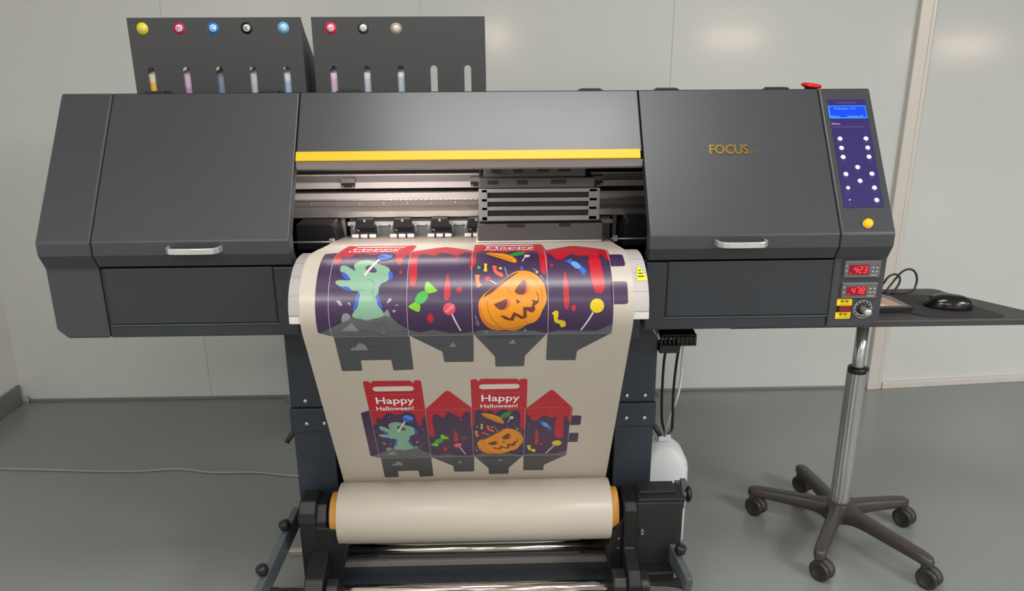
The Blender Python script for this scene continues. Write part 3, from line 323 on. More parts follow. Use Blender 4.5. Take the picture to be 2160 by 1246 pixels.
('brown',6,[(0.3377,0.0453),(0.3371,0.0459),(0.3372,0.0462),(0.3381,0.0463),(0.3428,0.0466),(0.344,0.0465),(0.3447,0.0463),(0.3458,0.0459),(0.3554,0.0408),(0.3563,0.0406),(0.3568,0.0407),(0.3575,0.0415),(0.3629,0.0523),(0.3635,0.0531),(0.364,0.0532),(0.365,0.053),(0.3814,0.0446),(0.3823,0.0444),(0.3826,0.0446),(0.3827,0.0455),(0.3822,0.0617),(0.3824,0.0627),(0.3828,0.0631),(0.3838,0.0633),(0.3977,0.0631),(0.3988,0.0633),(0.3993,0.0636),(0.3997,0.0646),(0.4018,0.0728),(0.4019,0.0739),(0.4016,0.0744),(0.4008,0.0752),(0.3975,0.0774),(0.3969,0.0779),(0.3969,0.078),(0.3977,0.0779),(0.4097,0.075),(0.4107,0.075),(0.4111,0.0753),(0.4115,0.0762),(0.4122,0.081),(0.4123,0.0822),(0.4122,0.0829),(0.4119,0.0841),(0.4067,0.0963),(0.4064,0.097),(0.4065,0.0971),(0.4069,0.0964),(0.4124,0.0874),(0.413,0.0863),(0.4132,0.0856),(0.4133,0.0844),(0.4138,0.074),(0.4137,0.0728),(0.4134,0.0722),(0.4126,0.0714),(0.4061,0.0667),(0.4053,0.0658),(0.4051,0.0653),(0.4051,0.0642),(0.4062,0.0593),(0.4063,0.0581),(0.4061,0.0575),(0.4054,0.0566),(0.4014,0.0526),(0.4004,0.052),(0.3998,0.0519),(0.3988,0.0522),(0.3904,0.0561),(0.3895,0.0563),(0.3891,0.0561),(0.389,0.0552),(0.3895,0.0437),(0.3894,0.0426),(0.389,0.0421),(0.3881,0.0415),(0.3809,0.039),(0.3798,0.0388),(0.3791,0.0389),(0.3781,0.0393),(0.3688,0.0452),(0.3678,0.0455),(0.3674,0.0454),(0.3668,0.0446),(0.3631,0.0364),(0.3624,0.0355),(0.3619,0.0352),(0.3608,0.0352),(0.3493,0.0374),(0.3481,0.0377),(0.3474,0.038),(0.3464,0.0387)]),
('brown2',6,[(0.3124,0.076),(0.3133,0.0579),(0.3126,0.0579),(0.3117,0.076)]),
('brown2',6,[(0.3132,0.058),(0.3209,0.0388),(0.3202,0.0385),(0.3126,0.0577)]),
('brown2',6,[(0.3208,0.0389),(0.3388,0.0195),(0.3383,0.019),(0.3203,0.0384)]),
('brown2',6,[(0.3488,0.1036),(0.3588,0.0916),(0.3582,0.0911),(0.3483,0.1031)]),
('brown2',6,[(0.3951,0.1324),(0.4126,0.1153),(0.4121,0.1148),(0.3946,0.1319)]),
('brown2',6,[(0.4127,0.1152),(0.421,0.093),(0.4204,0.0927),(0.4121,0.115)]),
('brown2',6,[(0.421,0.0928),(0.4206,0.0723),(0.4199,0.0723),(0.4203,0.0929)]),
('brown2',6,[(0.39,0.0337),(0.3912,0.027),(0.3905,0.0268),(0.3893,0.0336)]),
('orange',4,[(0.3104,0.2109),(0.3094,0.2139),(0.3094,0.216),(0.3106,0.2174),(0.3125,0.2179),(0.3152,0.2181),(0.3179,0.2182),(0.3211,0.2181),(0.3238,0.2179),(0.3274,0.2172),(0.3309,0.2163),(0.3348,0.215),(0.3381,0.2137),(0.3419,0.212),(0.3453,0.2103),(0.3487,0.2085),(0.3511,0.2071),(0.3541,0.2047),(0.3568,0.2022),(0.3597,0.199),(0.3619,0.1962),(0.3644,0.1925),(0.3666,0.189),(0.3687,0.1852),(0.3702,0.1821),(0.3715,0.1785),(0.3722,0.1755),(0.3725,0.1724),(0.3723,0.1702),(0.3714,0.1684),(0.37,0.1674),(0.368,0.1672),(0.3659,0.1677),(0.3622,0.1694),(0.3579,0.1718),(0.352,0.1756),(0.3462,0.1796),(0.3395,0.1843),(0.3339,0.1883),(0.3281,0.1926),(0.3238,0.1959),(0.3191,0.2),(0.3155,0.2038),(0.3123,0.2078)]),
('brown2',5,[(0.3139,0.2117),(0.3394,0.1934),(0.3382,0.1917),(0.3127,0.21)]),
('brown2',5,[(0.3393,0.1934),(0.3652,0.1762),(0.3641,0.1745),(0.3382,0.1917)]),
('leaf',5,[(0.359,0.1974),(0.3578,0.1998),(0.3579,0.2017),(0.3591,0.2038),(0.3612,0.2055),(0.3635,0.2077),(0.3653,0.2098),(0.3681,0.2134),(0.3715,0.2185),(0.3745,0.2217),(0.3767,0.223),(0.3805,0.224),(0.3848,0.2245),(0.3883,0.2242),(0.3901,0.2233),(0.3915,0.2217),(0.3922,0.2198),(0.3925,0.2173),(0.3923,0.215),(0.3909,0.2109),(0.3879,0.2045),(0.3855,0.2008),(0.3836,0.1991),(0.3796,0.1971),(0.3703,0.1938),(0.3661,0.1931),(0.3639,0.1936),(0.3612,0.1952)]),
('white',4,[(0.4003,0.1953),(0.4,0.1976),(0.3989,0.1996),(0.3973,0.2011),(0.3954,0.2018),(0.3933,0.2018),(0.3914,0.2011),(0.3898,0.1996),(0.3888,0.1976),(0.3884,0.1953),(0.3888,0.193),(0.3898,0.1911),(0.3914,0.1896),(0.3933,0.1888),(0.3954,0.1888),(0.3973,0.1896),(0.3989,0.1911),(0.4,0.193)]),
('white',3,[(0.3915,0.1898),(0.3845,0.1713),(0.3827,0.172),(0.3896,0.1905)]),
('yellow',3,[(0.306,0.1645),(0.3077,0.1664),(0.3108,0.1657),(0.3124,0.1632),(0.3112,0.1563),(0.3111,0.152),(0.3123,0.1432),(0.3104,0.1412),(0.3064,0.1416),(0.3047,0.1439),(0.3064,0.1504),(0.3068,0.1547)]),
('worm',3,[(0.3221,0.153),(0.3219,0.1547),(0.3224,0.1561),(0.3235,0.1574),(0.325,0.1583),(0.3266,0.1588),(0.328,0.1588),(0.3293,0.1582),(0.3301,0.1573),(0.3308,0.1556),(0.3311,0.1537),(0.3312,0.1506),(0.3309,0.1472),(0.3315,0.1442),(0.3326,0.1423),(0.3347,0.1408),(0.337,0.1399),(0.3394,0.1386),(0.3412,0.1373),(0.3427,0.1357),(0.3435,0.1342),(0.3441,0.1323),(0.3444,0.1307),(0.3443,0.1289),(0.3439,0.1275),(0.343,0.1265),(0.3418,0.1261),(0.3401,0.1264),(0.3385,0.1272),(0.3363,0.1285),(0.3343,0.1299),(0.3316,0.1321),(0.329,0.1344),(0.3268,0.1371),(0.3256,0.1394),(0.3248,0.1421),(0.3246,0.1445),(0.3241,0.1471),(0.3236,0.1494),(0.3228,0.1515)]),
('worm2',3,[(0.2877,0.1294),(0.2878,0.1319),(0.2886,0.1328),(0.2908,0.1334),(0.2939,0.1336),(0.2962,0.1331),(0.297,0.1322),(0.2972,0.1298),(0.2967,0.1263),(0.2964,0.1232),(0.2963,0.1214),(0.2963,0.1192),(0.2964,0.1173),(0.2969,0.1153),(0.2976,0.1138),(0.299,0.112),(0.3005,0.1106),(0.3014,0.1092),(0.3013,0.108),(0.2995,0.1063),(0.2958,0.1039),(0.2935,0.103),(0.2925,0.1034),(0.2916,0.1046),(0.2911,0.1063),(0.2906,0.1083),(0.2903,0.1101),(0.2899,0.1129),(0.2897,0.1159),(0.2894,0.1187),(0.2891,0.1206),(0.2887,0.1236)]),
('magenta',4,[(0.3191,0.1226),(0.3187,0.1248),(0.3177,0.1268),(0.316,0.1282),(0.314,0.129),(0.3119,0.129),(0.3099,0.1282),(0.3083,0.1268),(0.3072,0.1248),(0.3068,0.1226),(0.3072,0.1204),(0.3083,0.1184),(0.3099,0.1169),(0.3119,0.1162),(0.314,0.1162),(0.316,0.1169),(0.3177,0.1184),(0.3187,0.1204)]),
('white',3,[(0.3181,0.1201),(0.3367,0.1073),(0.3356,0.1057),(0.3169,0.1184)]),
('green',3,[(0.2989,0.1527),(0.2987,0.1543),(0.2981,0.1558),(0.2972,0.1568),(0.296,0.1574),(0.2948,0.1574),(0.2937,0.1568),(0.2928,0.1558),(0.2922,0.1543),(0.292,0.1527),(0.2922,0.1511),(0.2928,0.1497),(0.2937,0.1486),(0.2948,0.1481),(0.296,0.1481),(0.2972,0.1486),(0.2981,0.1497),(0.2987,0.1511)]),
('yellow',3,[(0.3421,0.1499),(0.3419,0.151),(0.3414,0.152),(0.3405,0.1527),(0.3395,0.1531),(0.3383,0.1531),(0.3373,0.1527),(0.3364,0.152),(0.3359,0.151),(0.3357,0.1499),(0.3359,0.1487),(0.3364,0.1478),(0.3373,0.147),(0.3383,0.1466),(0.3395,0.1466),(0.3405,0.147),(0.3414,0.1478),(0.3419,0.1487)]),
('lollyblue',3,[(0.3849,0.1494),(0.3847,0.151),(0.3842,0.1524),(0.3833,0.1534),(0.3823,0.1539),(0.3811,0.1539),(0.3801,0.1534),(0.3792,0.1524),(0.3787,0.151),(0.3785,0.1494),(0.3787,0.1479),(0.3792,0.1465),(0.3801,0.1455),(0.3811,0.1449),(0.3823,0.1449),(0.3833,0.1455),(0.3842,0.1465),(0.3847,0.1479)]),
('yellow',3,[(0.4145,0.1378),(0.4144,0.1387),(0.4138,0.1396),(0.413,0.1402),(0.4121,0.1405),(0.411,0.1405),(0.4101,0.1402),(0.4093,0.1396),(0.4088,0.1387),(0.4086,0.1378),(0.4088,0.1369),(0.4093,0.1361),(0.4101,0.1355),(0.411,0.1351),(0.4121,0.1351),(0.413,0.1355),(0.4138,0.1361),(0.4144,0.1369)]),
('lollyblue2',3,[(0.3475,0.1535),(0.348,0.1531),(0.3485,0.1522),(0.3491,0.1498),(0.3527,0.1326),(0.3531,0.1301),(0.353,0.1291),(0.3527,0.1285),(0.3522,0.1284),(0.3517,0.1288),(0.3512,0.1297),(0.3506,0.1321),(0.347,0.1493),(0.3466,0.1519),(0.3467,0.1528),(0.347,0.1534)]),
('white',3,[(0.2872,0.0471),(0.291,0.0367),(0.2903,0.0365),(0.2865,0.0469)]),
('white',3,[(0.291,0.0368),(0.2958,0.0288),(0.2951,0.0284),(0.2903,0.0364)]),
('white',3,[(0.288,0.033),(0.2946,0.0238),(0.2939,0.0233),(0.2873,0.0325)]),
('white',3,[(0.4045,0.1484),(0.4138,0.1412),(0.4133,0.1405),(0.404,0.1477)]),
('white',3,[(0.418,0.1305),(0.4243,0.12),(0.4236,0.1195),(0.4173,0.1301)]),
('lollyblue',3,[(0.4702,0.1708),(0.4847,0.1807),(0.4881,0.1604),(0.481,0.1606)]),
('lollyblue',3,[(0.4955,0.1457),(0.5021,0.1564),(0.5126,0.1392),(0.5047,0.128)]),
('lollyblue2',4,[(0.4832,0.1573),(0.482,0.1599),(0.482,0.1615),(0.4827,0.1641),(0.4841,0.1669),(0.4857,0.1689),(0.487,0.1695),(0.4889,0.1696),(0.4908,0.1691),(0.4927,0.1682),(0.494,0.1672),(0.4958,0.1649),(0.4994,0.1589),(0.5006,0.1562),(0.5009,0.1545),(0.5009,0.1519),(0.5005,0.1491),(0.4996,0.147),(0.4986,0.1461),(0.4966,0.1456),(0.4942,0.1457),(0.4919,0.1462),(0.4905,0.147),(0.4885,0.1492)]),
('stick',3,[(0.5225,0.0494),(0.5001,0.0085),(0.4971,0.0101),(0.5195,0.051)]),
('yellow',4,[(0.5428,0.0635),(0.542,0.0685),(0.5395,0.0728),(0.5358,0.076),(0.5312,0.0777),(0.5263,0.0777),(0.5217,0.076),(0.518,0.0728),(0.5156,0.0685),(0.5147,0.0635),(0.5156,0.0586),(0.518,0.0543),(0.5217,0.0511),(0.5263,0.0494),(0.5312,0.0494),(0.5358,0.0511),(0.5395,0.0543),(0.542,0.0586)]),
('yellow',3,[(0.4393,0.0482),(0.4394,0.0501),(0.4445,0.0545),(0.4478,0.0553),(0.4506,0.0542),(0.4523,0.0514),(0.4523,0.0462),(0.4518,0.0419),(0.4508,0.0374),(0.4525,0.0353),(0.4567,0.0352),(0.4609,0.0343),(0.465,0.0325),(0.4671,0.0294),(0.4676,0.0214),(0.4656,0.0187),(0.4595,0.0174),(0.457,0.0192),(0.4562,0.0236),(0.4537,0.0265),(0.4475,0.0286),(0.4449,0.0314),(0.4429,0.0396),(0.4426,0.0432),(0.443,0.0456),(0.4418,0.0475)]),
('red',3,[(0.5183,0.1734),(0.5205,0.1756),(0.536,0.1752),(0.5382,0.173),(0.5377,0.1291),(0.5379,0.1247),(0.5399,0.1102),(0.5399,0.1059),(0.539,0.0981),(0.5373,0.0942),(0.5329,0.0891),(0.5297,0.0885),(0.5267,0.0903),(0.5244,0.0936),(0.5199,0.1114),(0.5193,0.1157)]),
('fold',8,[(-0.0005,0),(0.0005,0),(0.0005,0.2405),(-0.0005,0.2405)]),
('fold',8,[(0.153,0),(0.154,0),(0.154,0.2405),(0.153,0.2405)]),
('fold',8,[(0.281,0),(0.282,0),(0.282,0.2405),(0.281,0.2405)]),
('fold',8,[(0.4315,0),(0.4325,0),(0.4325,0.2405),(0.4315,0.2405)]),
('fold',8,[(0.561,0),(0.562,0),(0.562,0.2405),(0.561,0.2405)]),
('fold',8,[(0,-0.0004),(0.5615,-0.0004),(0.5615,0.0004),(0,0.0004)]),
('fold',8,[(0,0.2402),(0.5615,0.2402),(0.5615,0.2407),(0,0.2407)]),
('fold',8,[(0.003,0.3108),(0.1505,0.3108),(0.1505,0.3112),(0.003,0.3112)]),
('fold',8,[(0.2845,0.3108),(0.429,0.3108),(0.429,0.3112),(0.2845,0.3112)]),
]
# ================================================================ the room
ZC = 2.8
def slab(name, pts_lo, z0, z1, m): return struct(MB().prism_z(pts_lo, z0, z1).done(name, None, m))
struct(MB().box(-2.2, 12.0, -6.2, 4.2, -.1, 0).done('floor', None, M['floor']))
struct(MB().box(-2.2, 12.0, -6.2, 4.2, ZC, ZC+.1).done('ceiling', None, M['ceil']))
WY = 2.965
mb = MB().use(M['wall'])
xs = [-1.97, -1.183, -.253, .676, 1.60]
for a, b in zip(xs, xs[1:]): mb.box(a+.0006, b-.0006, WY, WY+.05, 0, ZC)
mb.use(M['seam']).box(-1.97, 1.6, WY+.0025, WY+.06, 0, ZC)
struct(mb.done('wall_back', None, None, bevel=.0006))
# the panel wall right of the aluminium post is turned slightly away
ang = math.atan2(.085, 1.0); ux, uy = math.cos(ang), math.sin(ang)
def seg(a, b, y0, y1): return [(1.62+ux*a-uy*y0, WY+uy*a+ux*y0), (1.62+ux*b-uy*y0, WY+uy*b+ux*y0), (1.62+ux*b-uy*y1, WY+uy*b+ux*y1), (1.62+ux*a-uy*y1, WY+uy*a+ux*y1)]
struct(MB().prism_z(seg(0, 10.3, 0, .05), 0, ZC).done('wall_back_right', None, M['wall']))
mb = MB().prism_z([(1.583, WY-.022), (1.628, WY-.022), (1.628, WY+.05), (1.583, WY+.05)], 0, ZC)
mb.prism_z([(1.6295, WY-.017), (1.646, WY-.017), (1.646, WY+.02), (1.6295, WY+.02)], 0, ZC)
struct(mb.done('trim_1', None, M['trim'], bevel=.003))
mb = MB().prism_z(seg(.028, 10.3, -.02, 0), 0.0, .028)
struct(mb.done('trim_2', None, M['trim'], bevel=.002))
struct(MB().box(-2.06, -1.96, -6.2, 3.1, 0, ZC).done('wall_left', None, M['wall_side']))
struct(MB().box(-1.9605, -1.948, -6.1, 2.945, 0, .085).done('baseboard_left', None, M['base'], bevel=.002))
struct(MB().box(-1.94, 1.58, WY-.006, WY+.002, 0, .012).done('trim_3', None, M['base'], bevel=.002))
struct(MB().box(11.9, 12.0, -6.2, 4.2, 0, ZC).done('wall_right', None, M['wall_side']))
GLOW_SPOTS = [(-.10, .28, 1.55, 1.78), (3.24, 4.16, 1.56, 1.70), (6.45, 6.85, 1.45, 1.62), (9.1, 10.3, 1.44, 1.60)]  # glowing panels added to the rear wall for reflections on the back wall
mb = MB(); x_ = -2.2
for a, b, z0, z1 in GLOW_SPOTS: mb.box(x_, a, -6.3, -6.2, 0, ZC).box(a, b, -6.3, -6.2, 0, z0).box(a, b, -6.3, -6.2, z1, ZC); x_ = b
mb.box(x_, 12.0, -6.3, -6.2, 0, ZC)
struct(mb.done('wall_rear', None, M['wall_side']))
for k, (a, b, z0, z1) in enumerate(GLOW_SPOTS):
    mb = MB().use(M['reflglow']).box(a+.01, b-.01, -6.27, -6.26, z0+.01, z1-.01)
    mb.use(M['trim'])
    for q in ((a, a+.02, z0, z1), (b-.02, b, z0, z1), (a, b, z0, z0+.02), (a, b, z1-.02, z1)): mb.box(q[0], q[1], -6.28, -6.2, q[2], q[3])
    struct(mb.done('added_glow_panel_%d' % (k+1), None))
# pipe stub in the far left corner
tag(MB().cyl((-1.925, 2.938, 0), (-1.925, 2.938, .030), .004, n=12).cyl((-1.925, 2.938, .030), (-1.925, 2.938, .036), .006, n=12).done('pipe_stub', None, M['worm_pipe']),
    'short pale copper pipe stub on the floor in the far left corner', 'pipe')
# ceiling lights out of view; short left one is added to brighten the wall
LIGHTS = [(.15, .88, 21, 1.2, .6, 'long ceiling light panel nearest the printer, straight above its front'), (3.3, -1.0, 120, 1.2, .6, 'long ceiling light panel to the right of the one above the printer'),
          (6.2, -1.0, 60, 1.2, .6, 'long ceiling light panel at the far right of the printer row'), (.15, -2.6, 30, 1.2, .6, 'long ceiling light panel over the left middle of the room'),
          (3.3, -3.2, 60, 1.2, .6, 'long ceiling light panel over the middle of the room'), (6.2, -3.2, 30, 1.2, .6, 'long ceiling light panel over the right middle of the room'),
          (-1.2, -1.1, 38, .9, .6, 'added short ceiling light panel brightening the left wall'), (3.3, -5.2, 24, 1.2, .6, 'long ceiling light panel at the rear of the room')]
for i, (x, y, p, lx, ly, lab) in enumerate(LIGHTS):
    t = thing('ceiling_light', lab, 'light', (x, y, ZC), 'ceiling light panels')
    mb = MB(); hx, hy = lx/2, ly/2
    for q in ((-hx-.02, -hx, -hy-.02, hy+.02), (hx, hx+.02, -hy-.02, hy+.02), (-hx, hx, -hy-.02, -hy), (-hx, hx, hy, hy+.02)): mb.box(x+q[0], x+q[1], y+q[2], y+q[3], ZC-.012, ZC-.0005)
    mb.done('frame', t, M['trim'])
    MB().box(x-hx+.001, x+hx-.001, y-hy+.001, y+hy-.001, ZC-.008, ZC-.0008).done('diffuser', t, M['lampglow'])
    L = bpy.data.lights.new('panel_lamp', 'AREA'); L.shape = 'RECTANGLE'; L.size = lx-.04; L.size_y = ly-.04; L.energy = p; L.color = (1, .985, .985)
    o = bpy.data.objects.new('panel_lamp', L); COL.objects.link(o); o.parent = t; o.location = (0, 0, -.014)
# loose cable on the floor
cp = [(-1.955, 2.43), (-1.72, 2.404), (-1.5, 2.385), (-1.36, 2.372), (-1.215, 2.369), (-1.1, 2.378), (-.966, 2.35), (-.82, 2.345), (-.684, 2.318), (-.5, 2.30), (-.3, 2.32)]
def spline(pts, k=6):
    P = [Vector(p) for p in pts]; P = [2*P[0]-P[1]] + P + [2*P[-1]-P[-2]]; out = []
    for i in range(1, len(P)-2):
        for j in range(k):
            t = j/k; a, b, c, d = P[i-1:i+3]
            out.append(.5*((2*b)+(c-a)*t+(2*a-5*b+4*c-d)*t*t+(3*b-a-3*c+d)*t**3))
    out.append(P[-2]); return out
tag(MB().tube(spline([(x, y, .0042) for x, y in cp]), .0034).done('floor_cable', None, M['cablegrey']), 'thin light grey cable running across the floor behind the printer', 'cable')

# ================================================================ the printer
PR = thing('wide_format_printer', 'large charcoal wide-format printer with a yellow bar, on its two-legged stand', 'printer', (0, 1.75, 0))
PROF = [(1.7557, 1.283), (1.556, .995), (1.5565, .9665), (1.5755, .9337), (1.575, .797), (1.589, .779)]   # front outline, top edge to bottom
A, B = Vector(PROF[0]), Vector(PROF[1]); SD = (B-A).normalized(); SN = Vector((SD.y, -SD.x))      # down the slope, out of the slope
if SN.x > 0: SN = -SN
def slope(x, t, o=0.): q = A + SD*t + SN*o; return Vector((x, q.x, q.y))
REAR = [(2.03, .779), (2.03, 1.262)]
T = .035
INNER = [(1.775, 1.246), (1.60, .995), (1.60, .96), (1.612, .93), (1.612, .80), (1.62, .80)]
# end caps, closed, with the lower outer corner cut off
def end_cap(x_out, x_in, name='end_cap'):
    s = 1 if x_in > x_out else -1
    mb = MB(); prof = PROF[:4] + [(1.575, .797)]
    outer = [(x_out, y, z) for y, z in PROF[:4]] + [(x_out, 1.575, .80), (x_out, 2.03, .80), (x_out, 2.03, 1.262)]
    # cut corner: next loop slightly inwards reaches the real bottom
    inner = [(x_out+s*.022, y, z) for y, z in PROF[:4]] + [(x_out+s*.022, 1.575, .779), (x_out+s*.022, 2.03, .779), (x_out+s*.022, 2.03, 1.262)]
    far = [(x_in, y, z) for y, z in PROF[:4]] + [(x_in, 1.575, .779), (x_in, 2.03, .779), (x_in, 2.03, 1.262)]
    va = [mb.bm.verts.new(p) for p in outer]; vb = [mb.bm.verts.new(p) for p in inner]; vc = [mb.bm.verts.new(p) for p in far]; n = len(va)
    for i in range(n):
        j = (i+1) % n; mb._f([va[i], va[j], vb[j], vb[i]]); mb._f([vb[i], vb[j], vc[j], vc[i]])
    mb._f(va[::-1]); mb._f(vc)
    bmesh.ops.dissolve_limit(mb.bm, angle_limit=rad(1), verts=mb.bm.verts, edges=mb.bm.edges)
    return mb.done(name, PR, M['paint'], bevel=.004, seg=3)
XL0, XL1, XM0, XM1, XR0, XR1 = -.9395, -.8275, -.4200, .3290, .7345, .8515
capL = end_cap(XL0, XL1-.001); capR = end_cap(XR1, XR0+.001)
# front doors (sloping, over the nose, underneath): one folded sheet each
def door(x0, x1, lab):
    out = [PROF[0], PROF[1], PROF[2], (1.573, .938)]; inn = [(1.609, .938), (1.592, .966), (1.592, 1.000), (1.775, 1.263)]
    o = MB().prism_x(out+inn, x0+.0012, x1-.0012).done('front_door', PR, M['paint'], bevel=.0025, seg=3, label=lab)
    return o
dL = door(XL1, XM0, 'wide left front door with a silver handle'); dR = door(XM1, XR0, 'wide right front door with gold letters and a silver handle')
def handle(par, x0, x1, z):
    mb = MB(); pts = [(x0, 1.557, z), (x0+.002, 1.541, z), (x0+.010, 1.532, z), (x0+.02, 1.530, z), ((x0+x1)/2, 1.529, z), (x1-.02, 1.530, z), (x1-.010, 1.532, z), (x1-.002, 1.541, z), (x1, 1.557, z)]
    # flat bar section
    sec = lambda p, q: None
    P = [Vector(p) for p in pts]
    for a, b in zip(P, P[1:]):
        d = (b-a).normalized(); nrm = Vector((-d.y, d.x, 0))*.0028; h = Vector((0, 0, .0062)); e = d*.0008
        mb.loft([a-e-nrm-h, a-e+nrm-h, a-e+nrm+h, a-e-nrm+h], [b+e-nrm-h, b+e+nrm-h, b+e+nrm+h, b+e-nrm+h])
    mb.done('door_handle', par, M['handle'], bevel=.0012)
handle(dL, -.668, -.561, .9795); handle(dR, .470, .574, .9795)
# lower front sheets with inset service panel
def lower(x0, x1, px0, px1):
    sh = MB().box(x0+.001, x1-.001, 1.5765, 1.612, .779, .9325).done('lower_front', PR, M['paint_dark'], bevel=.003)
    mb = MB().use(M['deep']).box(px0-.0025, px1+.0025, 1.5755, 1.578, .8085, .934)
    mb.use(M['paint_dark']).box(px0, px1, 1.5735, 1.578, .8112, .934)
    mb.done('service_panel', sh, None, bevel=.0012)
    MB().box(px0-.0025, px1+.0025, 1.5740, 1.5765, .8062, .8084).done('panel_highlight', sh, M['arm'], bevel=.0005)  # highlight under the service panel, put in as a lighter strip
    return sh
lowL = lower(XL1, XM0, -.8195, -.4665); lowR = lower(XM1, XR0, .3770, .7330)
# body shell: bottom, back, top, inner sheets
mb = MB()
mb.box(XL1, XM0-.0, 1.612, 2.02, .7795, .79).box(XM1, XR0, 1.612, 2.02, .7795, .79)
mb.box(XL1, XR0, 2.0, 2.028, .780, 1.262)
mb.done('body_shell', PR, M['paint_dark'])
mb = MB().prism_x([(1.760, 1.2825), (2.03, 1.2620), (2.03, 1.252), (1.778, 1.262)], XL1, XR0)
mb.done('top_sheet', PR, M['paint'])
mb = MB().box(XM0, XM1, 1.62, 2.0, .7795, .86).box(XL1, XR0, 1.995, 1.999, .79, 1.255)
mb.box(XL1, XM0-.07, 1.65, 1.99, .80, .90).box(XM1+.07, XR0, 1.65, 1.99, .80, .90)
mb.done('inner_liner', PR, M['deep'])
# middle cover with the yellow bar
t0, t1 = .1475, .1700
mb = MB(); q = lambda t, o: tuple(slope(0, t, o)[1:])
mb.prism_x([q(0, 0), q(t0+.004, 0), q(t0+.004, -.02), q(.0, -.02)], XM0+.0012, XM1-.0012)
MC = mb.done('middle_cover', PR, M['paint_gloss'], bevel=.0025, seg=3, label='glossy sloping middle cover above the yellow bar')
mb = MB(); mb.prism_x([q(t0, .0035), q(t1, .0035), q(t1, -.016), q(t0, -.016)], XM0+.001, XM1-.006)
mb.done('yellow_bar', PR, M['yellow'], bevel=.0015)
mb = MB(); mb.prism_x([q(t1+.0004, -.001), q(t1+.012, -.012), q(t1+.012, -.020), q(t1+.0004, -.014)], XM0+.001, XM1-.001)
mb.done('cover_lip', PR, M['alu_dark'])
# work light under the cover
LED = MB().box(-.40, -.05, 1.690, 1.702, 1.1365, 1.1415).done('work_light_housing', PR, M['alu_dark'])
MB().box(-.395, -.055, 1.692, 1.700, 1.1355, 1.1364).done('led_strip', LED, M['led'])
L = bpy.data.lights.new('work_light_lamp', 'AREA'); L.shape = 'RECTANGLE'; L.size = .34; L.size_y = .007; L.energy = 1.2; L.color = (1, .93, .90)
o = bpy.data.objects.new('work_light_lamp', L); COL.objects.link(o); o.parent = PR; o.location = Vector((-.225, 1.696, 1.1350)) - PR.location; o.rotation_euler = (rad(25), 0, 0)
# hinges showing over the top edge
for u in (-.757, -.5015, -.3247, .2309, .4073, .6636):
    x = u*1.0
    MB().box(x-.022, x+.022, 1.80, 1.84, 1.276, 1.2850).box(x-.028, x+.028, 1.812, 1.832, 1.276, 1.2828).done('top_hinge', PR, M['black'], bevel=.002)
# emergency stop button
es = MB().use(M['black2']).cyl((.7525, 1.84, 1.272), (.7525, 1.84, 1.283), .014).use(M['red']).lathe((.7525, 1.84, 1.2815), (.12, -.05, 1), [(0, 0), (.015, 0), (.0225, .003), (.0235, .006), (.022, .009), (.015, .0112), (0, .012)]).done('emergency_stop_button', PR, None, label='red mushroom button on top of the printer')
# gold lettering
mb = MB().use(M['gold'])
def on_slope(x0, t0_, o): return lambda u, v: slope(x0+u, t0_-v, o)
def badge(txt, x0, w, t, h, o, bold=.02):
    vs, fs = text_mesh(txt, width=w, height=h, bold=bold)
    fa = [mb.bm.verts.new(slope(x0+v.x, t-v.y, o)) for v in vs]; fb = [mb.bm.verts.new(slope(x0+v.x, t-v.y, .0002)) for v in vs]
    cnt = {}
    for f in fs:
        mb._f([fa[i] for i in f])
        for i in range(len(f)):
            e = (f[i], f[(i+1) % len(f)]); cnt[e] = 1
    for (i, j) in list(cnt):
        if (j, i) not in cnt: mb._f([fa[i], fb[i], fb[j], fa[j]])
badge('FOCUS', .4735, .086, .1610, .0215, .0022, .03); badge('Inc.', .5630, .018, .1610, .008, .0015, .01)
mb.done('gold_lettering', dR, None)
# membrane control panel
mb = MB(); mb.use(M['membrane']).loft([slope(.7515, .0283, .0002), slope(.8365, .0283, .0002), slope(.8355, .2908, .0002), slope(.7500, .2908, .0002)], [slope(.7515, .0283, .0012), slope(.8365, .0283, .0012), slope(.8355, .2908, .0012), slope(.7500, .2908, .0012)])
mb.use(M['lineprint']); add_text(mb, 'CONTROL SYSTEM', .044, .0032, on_slope(.7705, .0388, .0014))
mb.loft([slope(.752, .0972, .0013), slope(.822, .0972, .0013), slope(.822, .0981, .0013), slope(.752, .0981, .0013)], [slope(.752, .0972, .0015), slope(.822, .0972, .0015), slope(.822, .0981, .0015), slope(.752, .0981, .0015)])
mb.use(M['panelprint']); add_text(mb, 'iFocus..', .020, .0042, on_slope(.7520, .0915, .0014), .01)
CP = mb.done('control_panel', PR, None, label='violet membrane panel with blue screen and pale buttons')
mb = MB().use(M['lcdrim']).loft([slope(.7500, .0452, .001), slope(.8335, .0452, .001), slope(.8335, .0762, .001), slope(.7495, .0762, .001)], [slope(.7500, .0452, .0026), slope(.8335, .0452, .0026), slope(.8335, .0762, .0026), slope(.7495, .0762, .0026)])
mb.use(M['lcd']).loft([slope(.7515, .0467, .0026), slope(.832, .0467, .0026), slope(.832, .0746, .0026), slope(.7512, .0746, .0026)], [slope(.7515, .0467, .003), slope(.832, .0467, .003), slope(.832, .0746, .003), slope(.7512, .0746, .003)])
mb.use(M['lcdtext']); add_text(mb, 'Preheater: 17C', .047, .0042, on_slope(.7630, .0548, .0032)); add_text(mb, 'Menu', .019, .0036, on_slope(.7530, .0738, .0032)); add_text(mb, 'Temp:43', .036, .0038, on_slope(.7880, .0738, .0032))
mb.done('lcd_screen', CP, None)
